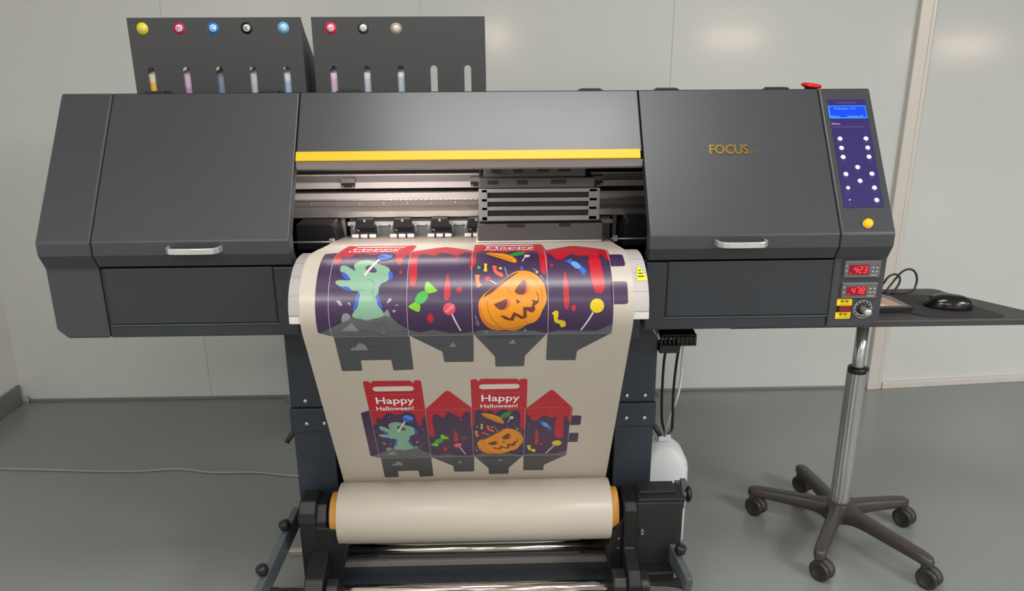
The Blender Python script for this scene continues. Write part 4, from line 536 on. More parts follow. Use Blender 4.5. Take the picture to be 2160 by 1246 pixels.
for k, (x, t, r) in enumerate([(.7646, .1272, .0056), (.8221, .1274, .0056), (.7645, .1498, .0056), (.8223, .1498, .0056), (.7646, .1718, .0056), (.8217, .1718, .0056), (.7926, .1966, .0056), (.7644, .2129, .0056), (.8213, .2127, .0056), (.7927, .2293, .0056), (.7641, .2454, .0046), (.8213, .2458, .0056), (.8215, .2747, .0056), (.7629, .2738, .0018)]):
    n3 = slope(0, 0, 1)-slope(0, 0, 0)
    MB().lathe(slope(x, t, .0010), n3, [(0, 0), (r, 0), (r*.97, .0015), (r*.8, .0028), (0, .0031)], n=20).done('button', CP, M['button'])
    mb = MB(); add_text(mb, 'Feed' if k % 2 else 'Test', .0075, .0022, on_slope(x-.0035, t+.0095, .0014)); mb.done('button_legend', CP, M['lineprint'])
n3 = slope(0, 0, 1)-slope(0, 0, 0)
mb = MB().use(M['steel']).lathe(slope(.793, .3289, 0), n3, [(0, 0), (.0105, 0), (.0105, .002), (.009, .003), (0, .003)])
mb.use(M['orange_lamp']).lathe(slope(.793, .3289, .002), n3, [(.0095, 0), (.0095, .006), (.008, .009), (.004, .0105), (0, .011)])
mb.done('power_button', PR, None, label='round orange lit button')
# temperature controllers
FY = 1.575
SEG = {'2': 'abged', '3': 'abgcd', '4': 'fgbc', '7': 'abc', '8': 'abcdefg', '5': 'afgcd'}
def digit(mb, ch, x, z, w, h, y):
    t = h*.13; sl = .12
    def bar(x0, z0, x1, z1):
        s = lambda zz: (zz-z)*sl
        if x0 == x1: pts = [(x0-t/2+s(z0), z0+t*.3), (x0+t/2+s(z0), z0+t*.3), (x0+t/2+s(z1), z1-t*.3), (x0-t/2+s(z1), z1-t*.3)]
        else: pts = [(x0+t*.3+s(z0), z0-t/2), (x1-t*.3+s(z0), z0-t/2), (x1-t*.3+s(z0), z0+t/2), (x0+t*.3+s(z0), z0+t/2)]
        mb.loft([(a, y, b) for a, b in pts], [(a, y-.0004, b) for a, b in pts])
    m_ = {'a': (x, z+h, x+w, z+h), 'b': (x+w, z+h/2, x+w, z+h), 'c': (x+w, z, x+w, z+h/2), 'd': (x, z, x+w, z), 'e': (x, z, x, z+h/2), 'f': (x, z+h/2, x, z+h), 'g': (x, z+h/2, x+w, z+h/2)}
    for k in SEG[ch]: bar(*m_[k])
def controller(x0, x1, z0, z1, digits):
    mb = MB().box(x0, x1, FY-.007, FY+.004, z0, z1); c = mb.done('temperature_controller', PR, M['ctrl'], bevel=.002)
    y = FY-.0072
    MB().box(x0+.0095, x0+.0530, y-.0006, y+.001, z0+.0075, z1-.0085).done('display_window', c, M['redglass'], bevel=.0004)
    mb = MB(); zz = z0+.0120
    for k, ch in enumerate(digits): digit(mb, ch, x0+.0200+k*.0105, zz, .0062, .0130, y-.0007)
    mb.box(x0+.0125, x0+.0148, y-.0012, y-.0006, z0+.0095, z0+.0118)
    mb.done('display_digits', c, M['redled'])
    mb = MB()
    for i in (0, 1):
        for j in (0, 1): MB().box(x0+.0605+i*.0088, x0+.0640+i*.0088, y-.0003, y+.001, z0+.0125+j*.0085, z0+.0155+j*.0085).done('controller_key', c, M['keyprint'])
    mb.box(x0+.0575, x0+.0715, y-.0003, y+.001, z0+.0052, z0+.0066)
    for zz in (z1-.011, z1-.0225): mb.box(x0+.002, x0+.0065, y-.0003, y+.001, zz, zz+.0015)
    mb.done('controller_print', c, M['keyprint'])
controller(.7572, .8364, .8947, .9325, '423'); controller(.7572, .8350, .8478, .8838, '478')
for z0, z1 in ((.8302, .8456), (.7997, .8156)):
    mb = MB().use(M['label_yellow']).prism_y([(.7535, z0), (.7840, z0), (.7855, z0+.0015), (.7855, z1-.0015), (.784, z1), (.7535, z1), (.752, z1-.0015), (.752, z0+.0015)], FY-.0004, FY-.0012)
    mb.use(M['ink_black'])
    for a, b in ((.7605, .7665), (.7705, .7765)):
        for k in range(3): mb.box(a, b, FY-.0016, FY-.0011, z1-.0042-k*.0016, z1-.0034-k*.0016)
        for k in (0, .5, .92): mb.box(a+(b-a)*k, a+(b-a)*k+.0007, FY-.0016, FY-.0011, z1-.0078, z1-.0030)
    mb.box(.7570, .7805, FY-.0015, FY-.0011, z0+.0032, z0+.0038)
    mb.done('warning_label', PR, None, label='small yellow label beside the red switch')
mb = MB().use(M['black']).box(.7548, .7852, FY-.003, FY+.002, .8158, .8300).use(M['redglass']).prism_x([(FY-.003, .8168), (FY-.0075, .8180), (FY-.0045, .8230), (FY-.006, .8290), (FY-.003, .8292)], .7570, .7830)
mb.done('rocker_switch', PR, None, bevel=.0005, label='dark red rocker switch')
mb = MB().use(M['dial'])
def ring(mb, cx, cz, ra, rb, y0, y1, a0=0, a1=360, n=48):
    k = max(2, int(n*(a1-a0)/360)); cl = (a1-a0) >= 360
    for i in range(k):
        p, q_ = rad(a0+(a1-a0)*i/k), rad(a0+(a1-a0)*(i+1)/k)
        L4 = [(cx+ra*math.cos(p), cz+ra*math.sin(p)), (cx+rb*math.cos(p), cz+rb*math.sin(p)), (cx+rb*math.cos(q_), cz+rb*math.sin(q_)), (cx+ra*math.cos(q_), cz+ra*math.sin(q_))]
        mb.loft([(a, y0, b) for a, b in L4], [(a, y1, b) for a, b in L4])
KX, KZ = .8115, .8215
ring(mb, KX, KZ, .0196, .0204, FY-.0012, FY-.0002)
ring(mb, KX, KZ, .0135, .0150, FY-.0012, FY-.0002, 210, 330)
for k in range(11):
    a = rad(225-27*k); 
    for r_ in (.0165,): mb.box(KX+r_*math.cos(a)-.0008, KX+r_*math.cos(a)+.0008, FY-.0012, FY-.0002, KZ+r_*math.sin(a)-.0012, KZ+r_*math.sin(a)+.0012)
dial = mb.done('dial_scale', PR, None)
MB().use(M['black']).lathe((KX, FY, KZ), (0, -1, 0), [(0, 0), (.0118, 0), (.0118, .003), (.008, .004), (0, .004)]).use(M['handle']).lathe((KX, FY-.003, KZ), (0, -1, 0), [(.0072, 0), (.0072, .013), (.0078, .0135), (.0078, .024), (.0070, .0255), (0, .0256)], n=32).done('control_knob', dial, None)

# ---- inside of the print opening
def rail(name, x0, x1, y0, y1, z0, z1, m, bevel=.001): return MB().box(x0, x1, y0, y1, z0, z1).done(name, PR, m, bevel=bevel)
IX0, IX1 = -.52, .42
mb = MB().use(M['alu_dark']).box(IX0, IX1, 1.925, 1.99, 1.0435, 1.0775)
mb.use(M['alu']).box(IX0, IX1, 1.921, 1.926, 1.0745, 1.0778).box(IX0, IX1, 1.913, 1.926, 1.0435, 1.0590)
mb.done('guide_beam', PR, None, bevel=.0006)
for x in (-.356, -.036, .262):
    MB().use(M['alu_dark']).box(x-.017, x+.017, 1.905, 1.926, 1.056, 1.070).use(M['black']).prism_y([(x-.0155, 1.0485), (x+.0155, 1.0485), (x+.017, 1.059), (x-.017, 1.059)], 1.902, 1.924).use(M['screw']).cyl((x-.012, 1.9015, 1.0515), (x-.012, 1.90, 1.0515), .0018, n=10).cyl((x+.012, 1.9015, 1.0515), (x+.012, 1.90, 1.0515), .0018, n=10).done('sensor_bracket', PR, None)
mb = MB().use(M['alu']).box(IX0, IX1, 1.93, 1.99, .966, 1.029)
mb.use(M['steel']).box(IX0, IX1, 1.918, 1.932, 1.0115, 1.0150)
mb.use(M['alu_dark']).box(IX0, IX1, 1.922, 1.932, .9985, 1.0112)
mb.use(M['steel']).prism_x([(1.93, .996), (1.916, .985), (1.916, .970), (1.93, .967)], IX0, IX1)
mb.use(M['screw'])
for k in range(13): mb.cyl((-.455+k*.0605, 1.922, 1.0045), (-.455+k*.0605, 1.9205, 1.0045), .0022, n=10)
mb.use(M['white_plastic_and_glint'])
for k in range(36): mb.box(-.27+k*.0125, -.27+k*.0125+.008, 1.9168, 1.918, 1.0122, 1.0144)  # white dashes: the work light's dotted reflection put in as colour
mb.done('carriage_rail', PR, None, bevel=.0006)
rail('cable_beam', IX0, IX1, 1.95, 1.99, 1.090, 1.105, M['alu_dark'])
mb = MB().use(M['plate']).box(-.365, .305, 1.940, 1.955, .900, .962).use(M['alu_dark']).box(-.385, -.375, 1.93, 1.95, .90, .966).box(.31, .32, 1.93, 1.95, .90, .966)
mb.use(M['alu']).box(-.37, .31, 1.936, 1.941, .944, .9545)
mb.done('feed_plate', PR, None)
for x in (-.318, -.2235, -.130, -.038, .055, .148, .241):
    mb = MB().use(M['black']).prism_y([(x-.0215, .9690), (x+.0165, .9690), (x+.0195, .9665), (x+.0205, .952), (x+.024, .950), (x+.026, .922), (x-.021, .922), (x-.0255, .95), (x-.0235, .9665)], 1.895, 1.915)
    mb.prism_x([(1.895, .948), (1.878, .938), (1.876, .926), (1.895, .922)], x-.020, x+.025)
    pu = mb.done('pinch_roller_bracket', PR, None, bevel=.0012)
    MB().cyl((x-.002, 1.8955, .9655), (x-.002, 1.8925, .9655), .0032, n=12).box(x-.016, x+.018, 1.886, 1.889, .9398, .9420).prism_y([(x-.019, .9345), (x-.019, .9455), (x-.0115, .941), (x-.0115, .939)], 1.884, 1.890).done('bracket_screw', pu, M['screw'])
    for s in (-1, 1):
        cx = x+.001+s*.031; MB().tube([(cx-s*.004, 1.893, .930), (cx+s*.001, 1.890, .944), (cx-s*.002, 1.893, .9535), (cx+s*.008, 1.895, .9545)], .0011, n=6).done('bracket_spring', pu, M['steel'])
    for k in range(3): MB().cyl((x-.0315+k*.0215, 1.874, .9305), (x-.0145+k*.0215, 1.874, .9305), .0052, n=20).done('pinch_roller', pu, M['white_plastic_and_glint'], bevel=.001)
# black end blocks either side of the film
MB().prism_y([(-.478, .905), (-.375, .905), (-.384, .960), (-.388, .966), (-.392, .9685), (-.478, .9685)], 1.84, 1.93).done('end_block', PR, M['black'], bevel=.002)
MB().prism_y([(.320, .905), (.42, .905), (.42, .972), (.335, .972), (.327, .960)], 1.84, 1.93).done('end_block', PR, M['black'], bevel=.002)
for c0, c1, cl in ((-.478, -.388, (-.390, -.378)), (.285, .42, (.290, .302))):
    MB().use(M['steel']).cyl((c0, 1.80, .934), (c1, 1.80, .934), .0022, n=10).use(M['handle']).box(cl[0], cl[1], 1.793, 1.806, .929, .942).done('film_clip_rod', PR, None, bevel=.0008)
# print carriage at rest
CX0, CX1, CY0, CY1 = -.030, .246, 1.738, 1.90
mb = MB()
mb.box(CX0-.004, CX1+.012, CY0, CY1, .9465, .9865)
mb.box(CX0, CX1, CY0+.012, CY1, .9865, 1.066)
mb.box(CX0, CX1-.01, CY0, CY1, 1.068, 1.092)
mb.box(CX0+.012, CX1-.03, CY0+.008, CY1, 1.092, 1.122)
CA = mb.done('print_carriage', PR, M['carr'], bevel=.003, label='dark grey moving print carriage with pale slats')
mb = MB()
for k in range(4):
    z = [1.0635, 1.0425, 1.0225, .9995][k]; h = .0085 if k < 3 else .0110
    mb.box(CX0+.006, CX1-.004, CY0-.004, CY0+.002, z-h/2, z+h/2)
mb.box(CX0+.0, CX0+.020, CY0-.004, CY0+.010, .9945, 1.0680).box(CX1-.024, CX1+.002, CY0-.004, CY0+.010, .9945, 1.0680)
mb.done('carriage_grille', CA, M['slat'], bevel=.0015)
mb = MB()
for a, b, z0, z1 in ((.022, .045, 1.078, 1.087), (.088, .112, 1.077, 1.087), (.165, .20, 1.078, 1.088), (.03, .05, 1.104, 1.112), (.08, .1, 1.104, 1.112), (.135, .16, 1.105, 1.112), (.185, .21, 1.105, 1.113), (.065, .105, .978, .985), (.185, .212, .979, .986)):
    mb.box(CX0+a, CX0+b, CY0-.0006, CY0+.012, z0, z1)
mb.box(CX0+.018, CX1-.022, CY0+.004, CY0+.013, .9945, 1.066)
mb.done('carriage_openings', CA, M['deep'])
MB().box(CX0-.008, CX1+.010, CY0+.004, CY1, .9415, .9462).done('carriage_foot', CA, M['alu'], bevel=.001)
# ---- curved apron the film slides over
off = .0022
def shifted(curve, d):
    out = []
    for i, (y, z) in enumerate(curve):
        a = Vector(curve[max(0, i-1)]); b = Vector(curve[min(len(curve)-1, i+1)]); t = (b-a).normalized(); n = Vector((-t.y, t.x))   # towards outside
        if n.dot(Vector((-1, .6))) < 0: n = -n
        out.append((y+n.x*d, z+n.y*d))
    return out
APR = [p for p in SHEET_CURVE if p[1] > .868 and p[0] < 1.93]
APR = [p for i, p in enumerate(APR)]
fr = shifted(APR, -off); bk_ = shifted(APR, -off-.012)
last = fr[-1]; mb = MB().use(M['alu'])
def apron(x0, x1):
    a = [(x0, y, z) for y, z in fr + bk_[::-1]]; b = [(x1, y, z) for y, z in fr + bk_[::-1]]
    mb.loft(a, b)
fr_s = [p for p in fr if p[0] < 1.60]; bk_s = [p for p in bk_ if p[0] < 1.60]
a = fr_s + bk_s[::-1]; mb.loft([(-.4025, y, z) for y, z in a], [(.3095, y, z) for y, z in a])
a = [p for p in fr if p[0] >= 1.59]; a2 = [p for p in bk_ if p[0] >= 1.59]; mb.loft([(-.383, y, z) for y, z in a+a2[::-1]], [(.283, y, z) for y, z in a+a2[::-1]])
AP = mb.done('curved_apron', PR, None, label='curved pale aluminium apron under the film')
for f in AP.data.polygons: f.use_smooth = len(f.vertices) == 4
mb = MB()
for i in range(4, len(fr_s)-3, 9):
    (y, z), (y2, z2) = fr_s[i], fr_s[i+1]; d = Vector((y2-y, z2-z)).normalized()*.0007; nn = Vector((-d.y, d.x)).normalized()*.0004
    if nn.x > 0: nn = -nn
    mb.loft([(-.4026, y, z), (-.4026, y+d.x, z+d.y), (-.4026, y+d.x+nn.x, z+d.y+nn.y), (-.4026, y+nn.x, z+nn.y)], [(.3096, y, z), (.3096, y+d.x, z+d.y), (.3096, y+d.x+nn.x, z+d.y+nn.y), (.3096, y+nn.x, z+nn.y)])
mb.done('apron_groove', AP, M['alu_dark'])
MB().box(-.4035, .3105, last[0]+.0004, last[0]+.014, last[1]-.016, last[1]+.001).done('apron_rail', AP, M['alu'], bevel=.0025)
# support wall behind the apron
MB().prism_x([(1.46, .865), (1.60, .865), (1.60, .94), (1.56, .94), (1.47, .905)], -.398, .305).prism_x([(1.475, .80), (1.62, .80), (1.62, .868), (1.463, .868)], -.392, .299).done('apron_support', PR, M['leg'])
# warning triangle on the right of the apron
def apt(x, s):   # point on apron at curve index s (float)
    i = int(s); f = s-i; y = fr[i][0]*(1-f)+fr[i+1][0]*f; z = fr[i][1]*(1-f)+fr[i+1][1]*f
    return Vector((x, y-.0012, z+.0006))
iz = lambda z: min(range(len(fr)), key=lambda i: abs(fr[i][1]-z) + (9 if fr[i][0] > 1.52 else 0))
sb, st_ = iz(.926), iz(.9475)
mb = MB().use(M['label_yellow'])
K = 6
for k in range(K):
    f0_, f1_ = k/K, (k+1)/K
    s0, s1 = sb+(st_-sb)*f0_, sb+(st_-sb)*f1_
    xa = lambda f: (.2870+.0065*f, .3092-.014*f) if True else None
    (l0, r0), (l1, r1) = xa(f0_), xa(f1_)
    r0 = .3092-.0130*f0_; r1 = .3092-.0130*f1_
    mb.poly([apt(l0, s0), apt(r0, s0), apt(r1, s1), apt(l1, s1)])
mb.use(M['ink_black'])
for f, a, b in ((.22, .2905, .303), (.40, .2925, .301), (.6, .2935, .2985)):
    s0 = sb+(st_-sb)*f; s1 = sb+(st_-sb)*(f+.07); e = Vector((0, -.0004, .0002)); mb.poly([apt(a, s0)+e, apt(b, s0)+e, apt(b, s1)+e, apt(a, s1)+e])
mb.done('hazard_label', AP, None, label='yellow triangular label on the apron')

# ---- stand
def leg(x0, x1, s):
    o = MB().prism_z([(x0, 1.72), (x1, 1.72), (x1, 1.80), (x0, 1.80)], .535, .782).done('leg', PR, M['leg'], bevel=.003)
    return o
for s, x0, x1 in ((-1, -.4985, -.398), (1, .298, .3965)):
    up_ = MB().box(x0, x1, 1.72, 1.80, .5390, .779).done('upper_leg', PR, M['leg'], bevel=.002)
    a, b = (x0+.004, x1+.002)
    lo = MB().box(x0-.003, x1+.003, 1.714, 1.806, .475, .5375).box(x0+.001, x1-.001, 1.72, 1.80, .04, .48).done('lower_leg', PR, M['leg'], bevel=.002)
    for z, par, yy in ((.556, up_, 1.72), (.498, lo, 1.714)):
        for fx in (.37, .80) if s < 0 else (.16, .62):
            x = x0+(x1-x0)*fx+ (0 if s < 0 else .012)
            MB().lathe((x, yy, z), (0, -1, 0), [(0, 0), (.0058, 0), (.0056, .0015), (.004, .003), (0, .0034)], n=14).done('bolt', par, M['screw'])
    inx = (x1, x1+.075) if s < 0 else (x0-.075, x0)
    MB().box(inx[0], inx[1], 1.755, 1.80, .04, .46).done('leg_gusset', PR, M['black2'], bevel=.002)
    # foot beam and casters
    fx0, fx1 = x0+.015, x1-.015
    MB().box(fx0, fx1, 1.42, 2.12, .038, .075).done('foot_beam', PR, M['leg'], bevel=.003)
    for yy in (1.46, 2.08):
        xm = (fx0+fx1)/2; MB().cyl((xm-.014, yy, .0195), (xm+.014, yy, .0195), .019).box(xm-.02, xm+.02, yy-.014, yy+.014, .03, .039).done('caster', PR, M['wheel'])
    # small lock levers beside the legs
    xo = x0-.004 if s < 0 else x1+.004
    MB().tube([(xo-s*.004, 1.74, .470), (xo+s*.006, 1.735, .458), (xo+s*.017, 1.73, .440)], .0065, n=10).use(M['black2']).done('height_lever', PR, M['black2'])
    MB().prism_y([(xo-s*.002, .56), (xo+s*.010, .552), (xo+s*.011, .543), (xo-s*.002, .541)], 1.735, 1.755).done('leg_lug', PR, M['arm'])
MB().box(-.40, .30, 1.76, 1.79, .12, .16).done('cross_beam', PR, M['leg'], bevel=.003)
# white strut edge and hooks right of the film
MB().tube([(.352, 1.70, .775), (.372, 1.70, .745), (.392, 1.70, .715)], .0022, n=6).done('support_wire', PR, M['steel'])
MB().box(.318, .325, 1.715, 1.722, .74, .748).prism_y([(.345, .745), (.357, .758), (.361, .742), (.352, .733)], 1.70, 1.712).done('wire_clip', PR, M['black'])
# take-up arms, tubes, supports
def bar(mb, a, b, w, h):
    a, b = Vector(a), Vector(b); d = (b-a).normalized(); sd = d.cross(Vector((0, 0, 1))).normalized()*w/2; u = sd.cross(d).normalized()*h/2
    mb.loft([a-sd-u, a+sd-u, a+sd+u, a-sd+u], [b-sd-u, b+sd-u, b+sd+u, b-sd+u]); return mb
armL = bar(MB(), (-.512, 1.735, .232), (-.560, 1.40, .150), .018, .050).done('take_up_arm', PR, M['arm'], bevel=.003)
armR = bar(MB(), (.412, 1.735, .215), (.450, 1.50, .165), .018, .050).done('take_up_arm', PR, M['arm'], bevel=.003)
def knob(par, c, ax, r=.014):
    MB().use(M['black']).lathe(c, ax, [(0, 0), (.006, 0), (.006, .006), (r*.9, .007), (r, .010), (r, .022), (r*.85, .026), (0, .027)], n=8).use(M['screw']).lathe(Vector(c)-Vector(ax).normalized()*.004, ax, [(0, 0), (.004, 0), (.004, .006), (0, .006)], n=10).done('clamp_knob', par, None)
knob(armL, (-.518, 1.655, .238), (-.35, -.1, 1)); knob(armL, (-.540, 1.525, .206), (-.35, -.1, 1)); knob(armR, (.438, 1.565, .208), (.25, -.1, 1))
for nm, y, z, r, x0, x1 in (('steel_tube', 1.668, .165, .0135, -.52, .425), ('steel_tube', 1.530, .150, .0150, -.545, .442)):
    MB().cyl((x0, y, z), (x1, y, z), r, n=32).done(nm, PR, M['chrome'])
mb = MB().use(M['alu_dark']).box(-.42, .35, 1.702, 1.722, .088, .106).use(M['leg']).prism_x([(1.702, .088), (1.702, .091), (1.575, .112), (1.572, .109)], -.42, .35).use(M['screw'])
for x in (-.27, .15): mb.cyl((x, 1.702, .098), (x, 1.700, .098), .003, n=10)
mb.done('film_tray_bar', PR, None, bevel=.001)
# left support
yc, zc_ = 1.655, .283
mb = MB()
mb.prism_x([(1.60, .085), (1.60, .315), (1.62, .340), (1.67, .342), (1.70, .32), (1.705, .10), (1.66, .085)], -.472, -.432)
mb.prism_x([(1.625, .10), (1.605, .20), (1.605, .29), (1.63, .325), (1.69, .32), (1.70, .20), (1.69, .10)], -.436, -.408)
mb.prism_y([(-.436, .10), (-.405, .118), (-.382, .135), (-.3600, .220), (-.360, .250), (-.380, .270), (-.436, .28)], 1.602, 1.69)
mb.prism_x([(1.50, .10), (1.497, .170), (1.515, .195), (1.605, .215), (1.605, .10)], -.449, -.405)
hl = mb.done('roll_support', PR, M['deep2'], bevel=.004, label='black clamped support at the left of the roll')
MB().box(-.4725, -.4335, 1.5985, 1.602, .292, .313).done('support_label', hl, M['black2'])
MB().prism_x([(1.508, .13), (1.508, .165), (1.52, .174), (1.55, .174), (1.55, .12)], -.402, -.375).done('tube_clamp', hl, M['black2'], bevel=.004)
MB().cyl((-.434, yc, zc_), (-.402, yc, zc_), .030, n=28).cyl((-.404, yc, zc_), (-.398, yc, zc_), .051, n=36).done('core_hub', hl, M['black2'])
# right motor support
mb = MB()
mb.prism_x([(1.50, .09), (1.497, .17), (1.515, .20), (1.585, .215), (1.585, .318), (1.60, .333), (1.67, .336), (1.69, .32), (1.69, .09)], .308, .338)
mb.prism_y([(.309, .10), (.292, .118), (.276, .15), (.270, .19), (.284, .25), (.309, .29)], 1.600, 1.685)
mr_ = mb.done('motor_bracket', PR, M['deep2'], bevel=.004, label='black upright bracket between roll and motor box')
MB().box(.338, .452, 1.600, 1.685, .158, .329).box(.343, .458, 1.607, 1.68, .322, .335).box(.35, .442, 1.632, 1.68, .333, .341).done('take_up_motor_box', PR, M['black3'], bevel=.003, label='black take-up motor box with a side knob')
MB().box(.340, .43, 1.56, 1.66, .095, .160).done('motor_mount', PR, M['deep2'], bevel=.004)
MB().box(.452, .466, 1.64, 1.70, .285, .330).box(.458, .472, 1.65, 1.672, .335, .352).done('motor_bracket_tab', PR, M['arm'], bevel=.001)
MB().use(M['steel']).cyl((.462, 1.66, .315), (.476, 1.66, .315), .008, n=16).use(M['black']).lathe((.473, 1.66, .315), (1, 0, 0), [(0, 0), (.019, 0), (.022, .004), (.021, .009), (.012, .013), (0, .014)], n=7).done('side_knob', PR, None)
mb = MB().use(M['black2']).box(.3485, .3625, 1.596, 1.6005, .240, .262).use(M['screw']).cyl((.3545, 1.596, .247), (.3545, 1.5945, .247), .003, n=10).cyl((.3545, 1.596, .2555), (.3545, 1.5945, .2555), .003, n=10)
mb.done('motor_switch', PR, None)
MB().cyl((.31, yc, zc_), (.292, yc, zc_), .030, n=28).cyl((.300, yc, zc_), (.293, yc, zc_), .051, n=36).done('core_hub', mr_, M['black2'])
MB().prism_x([(1.507, .12), (1.505, .165), (1.52, .178), (1.56, .178), (1.56, .12)], .276, .308).done('tube_clamp', mr_, M['black2'], bevel=.004)
MB().prism_x([(1.507, .12), (1.507, .163), (1.52, .172), (1.56, .172), (1.56, .12)], .338, .362).done('tube_clamp', mr_, M['black2'], bevel=.004)
for (x, y, z) in ((.298, 1.600, .232), (.297, 1.600, .205)): MB().cyl((x, y, z), (x, y-.0025, z), .0025, n=10).done('bracket_screw', mr_, M['screw'])
# ribbed cable duct under the right body
mb = MB(); dzz = -.008
mb.box(.398, .447, 1.705, 1.75, .680+dzz, .700+dzz)
mb.box(.405, .490, 1.72, 1.80, .712+dzz, .7215+dzz)
for k in range(9): mb.tube([(.403+k*.0102, 1.80, .724+dzz), (.403+k*.0102, 1.735, .724+dzz), (.403+k*.0102, 1.718, .716+dzz), (.403+k*.0102, 1.714, .697+dzz)], .0038, n=8)
mb.box(.440, .489, 1.716, 1.745, .694+dzz, .716+dzz)
mb.box(.43, .46, 1.795, 1.82, .69, .779)
mb.done('ribbed_cable_holder', PR, M['black'], bevel=.001)
# hoses down to the waste bottle
h1 = spline([(.470, 1.86, .779), (.464, 1.85, .70), (.4467, 1.85, .615), (.4445, 1.85, .514), (.4477, 1.85, .431), (.4606, 1.87, .381), (.478, 1.93, .335), (.480, 1.945, .30)])
h2 = spline([(.498, 1.86, .779), (.494, 1.85, .70), (.4803, 1.85, .614), (.4749, 1.85, .513), (.4771, 1.85, .430), (.4812, 1.87, .381), (.490, 1.94, .335), (.488, 1.950, .30)])
for h in (h1, h2): MB().tube(h, .0036, n=10).done('drain_hose', PR, M['black'])
MB().tube(spline([(.510, 1.87, .779), (.505, 1.87, .68), (.4981, 1.87, .606), (.4976, 1.87, .531), (.4906, 1.87, .476), (.480, 1.89, .42), (.482, 1.93, .36), (.475, 1.95, .322)]), .0032, n=8).done('clear_tube', PR, M['jug'])
# rear shelf for the ink boxes
MB().box(-.93, .01, 2.028, 2.28, 1.165, 1.175).done('ink_shelf', PR, M['paint_dark'])

# ================================================================ film, roll and core
RL = thing('film_roll', 'cream roll of film on a cardboard core, printed web coming down from the printer', 'film roll', (-.05, 1.655, .283))
FX0, FX1 = -.381, .279
cur = SHEET_CURVE
SS = [0.]
for a, b in zip(cur, cur[1:]): SS.append(SS[-1]+math.dist(a, b))
def on_sheet(u, s, o):
    s = max(0., min(SS[-1], s)); i = 0
    lo, hi = 0, len(SS)-2
    while lo < hi:
        m_ = (lo+hi+1)//2
        if SS[m_] <= s: lo = m_
        else: hi = m_-1
    i = lo; f = (s-SS[i])/(SS[i+1]-SS[i])
    y = cur[i][0]*(1-f)+cur[i+1][0]*f; z = cur[i][1]*(1-f)+cur[i+1][1]*f
    def tan(j):
        a = Vector(cur[max(0, j-1)]); b = Vector(cur[min(len(cur)-1, j+1)]); return (b-a).normalized()
    t = (tan(i)*(1-f)+tan(i+1)*f).normalized(); n = Vector((t.y, -t.x))
    if n.dot(Vector((-1, .4))) < 0: n = -n
    return Vector((FX0+u, y+n.x*o, z+n.y*o))
mb = MB().use(M['paper'])
rows = []
for (y, z), s in zip(cur, SS): rows.append([mb.bm.verts.new(on_sheet(u, s, 0)) for u in (0, .33, .66)])
for a, b in zip(rows, rows[1:]):
    for k in (0, 1): mb._f([a[k], a[k+1], b[k+1], b[k]], True)
# paper thickness (back side)
rows = []
for s in SS: rows.append([mb.bm.verts.new(on_sheet(u, s, -.0004)) for u in (0, .66)])
for a, b in zip(rows, rows[1:]): mb._f([a[0], b[0], b[1], a[1]], True)
def art_copy(u0, s0, k):
    def emit(tris, matl, lay):
        bm2 = bmesh.new()
        for tri in tris:
            try: bm2.faces.new([bm2.verts.new((u0+k*x, s0-k*y, 0)) for x, y in tri])
            except ValueError: pass
        bmesh.ops.remove_doubles(bm2, verts=bm2.verts, dist=1e-6)
        big = [f for f in bm2.faces if len(f.verts) > 4]
        if big: bmesh.ops.triangulate(bm2, faces=big)
        bmesh.ops.bisect_plane(bm2, geom=bm2.verts[:]+bm2.edges[:]+bm2.faces[:], plane_co=(0, .003, 0), plane_no=(0, -1, 0), clear_outer=True)
        if bm2.verts:
            ymin = min(v.co.y for v in bm2.verts); ymax = max(v.co.y for v in bm2.verts)
            for s in SS:
                if ymin < s < min(ymax, SS[78]+.001):
                    bmesh.ops.bisect_plane(bm2, geom=bm2.verts[:]+bm2.edges[:]+bm2.faces[:], plane_co=(0, s, 0), plane_no=(0, 1, 0))
        mb.use(matl); mp = {}
        for v in bm2.verts: mp[v] = mb.bm.verts.new(on_sheet(v.co.x, v.co.y, .00022+.00016*lay))
        for f in bm2.faces: mb._f([mp[v] for v in f.verts], True)
        bm2.free()
    for col, lay, pts in ART: emit([pts], AM[col], lay)
    for (txt, x, w_, y, h) in ART_TEXT:
        vs, fs = text_mesh(txt, width=w_, height=h*1.0, bold=.012)
        emit([[(x+vs[i].x, y+vs[i].y) for i in f] for f in fs], M['print_text'], 5)
art_copy(.0575, .628, 1.0)
art_copy(.1015, 1.072, .806)
bmN = mb.bm
WEB = None
me = bpy.data.meshes.new('printed_web'); bmesh.ops.translate(bmN, verts=bmN.verts, vec=-RL.location)
bmesh.ops.recalc_face_normals(bmN, faces=[f for f in bmN.faces if f.material_index == 0][:0]); bmN.to_mesh(me); bmN.free()
for k in mb.mats: me.materials.append(k)
WEB = bpy.data.objects.new('printed_web', me); COL.objects.link(WEB); WEB.parent = RL; WEB['label'] = 'hanging film printed with two halloween treat box cut-outs'
RR = .0735
mb = MB().lathe((FX0, yc, zc_), (1, 0, 0), [(.052, 0), (RR-.0005, 0), (RR, .0006), (RR, .6594), (RR-.0005, .66), (.052, .66)], n=96); mb.done('wound_film', RL, M['paper'])
MB().lathe((FX0-.0195, yc, zc_), (1, 0, 0), [(.0475, 0), (.0515, 0), (.0518, .001), (.0518, .698), (.0515, .699), (.0475, .699)], n=64).done('cardboard_core', RL, M['core'])

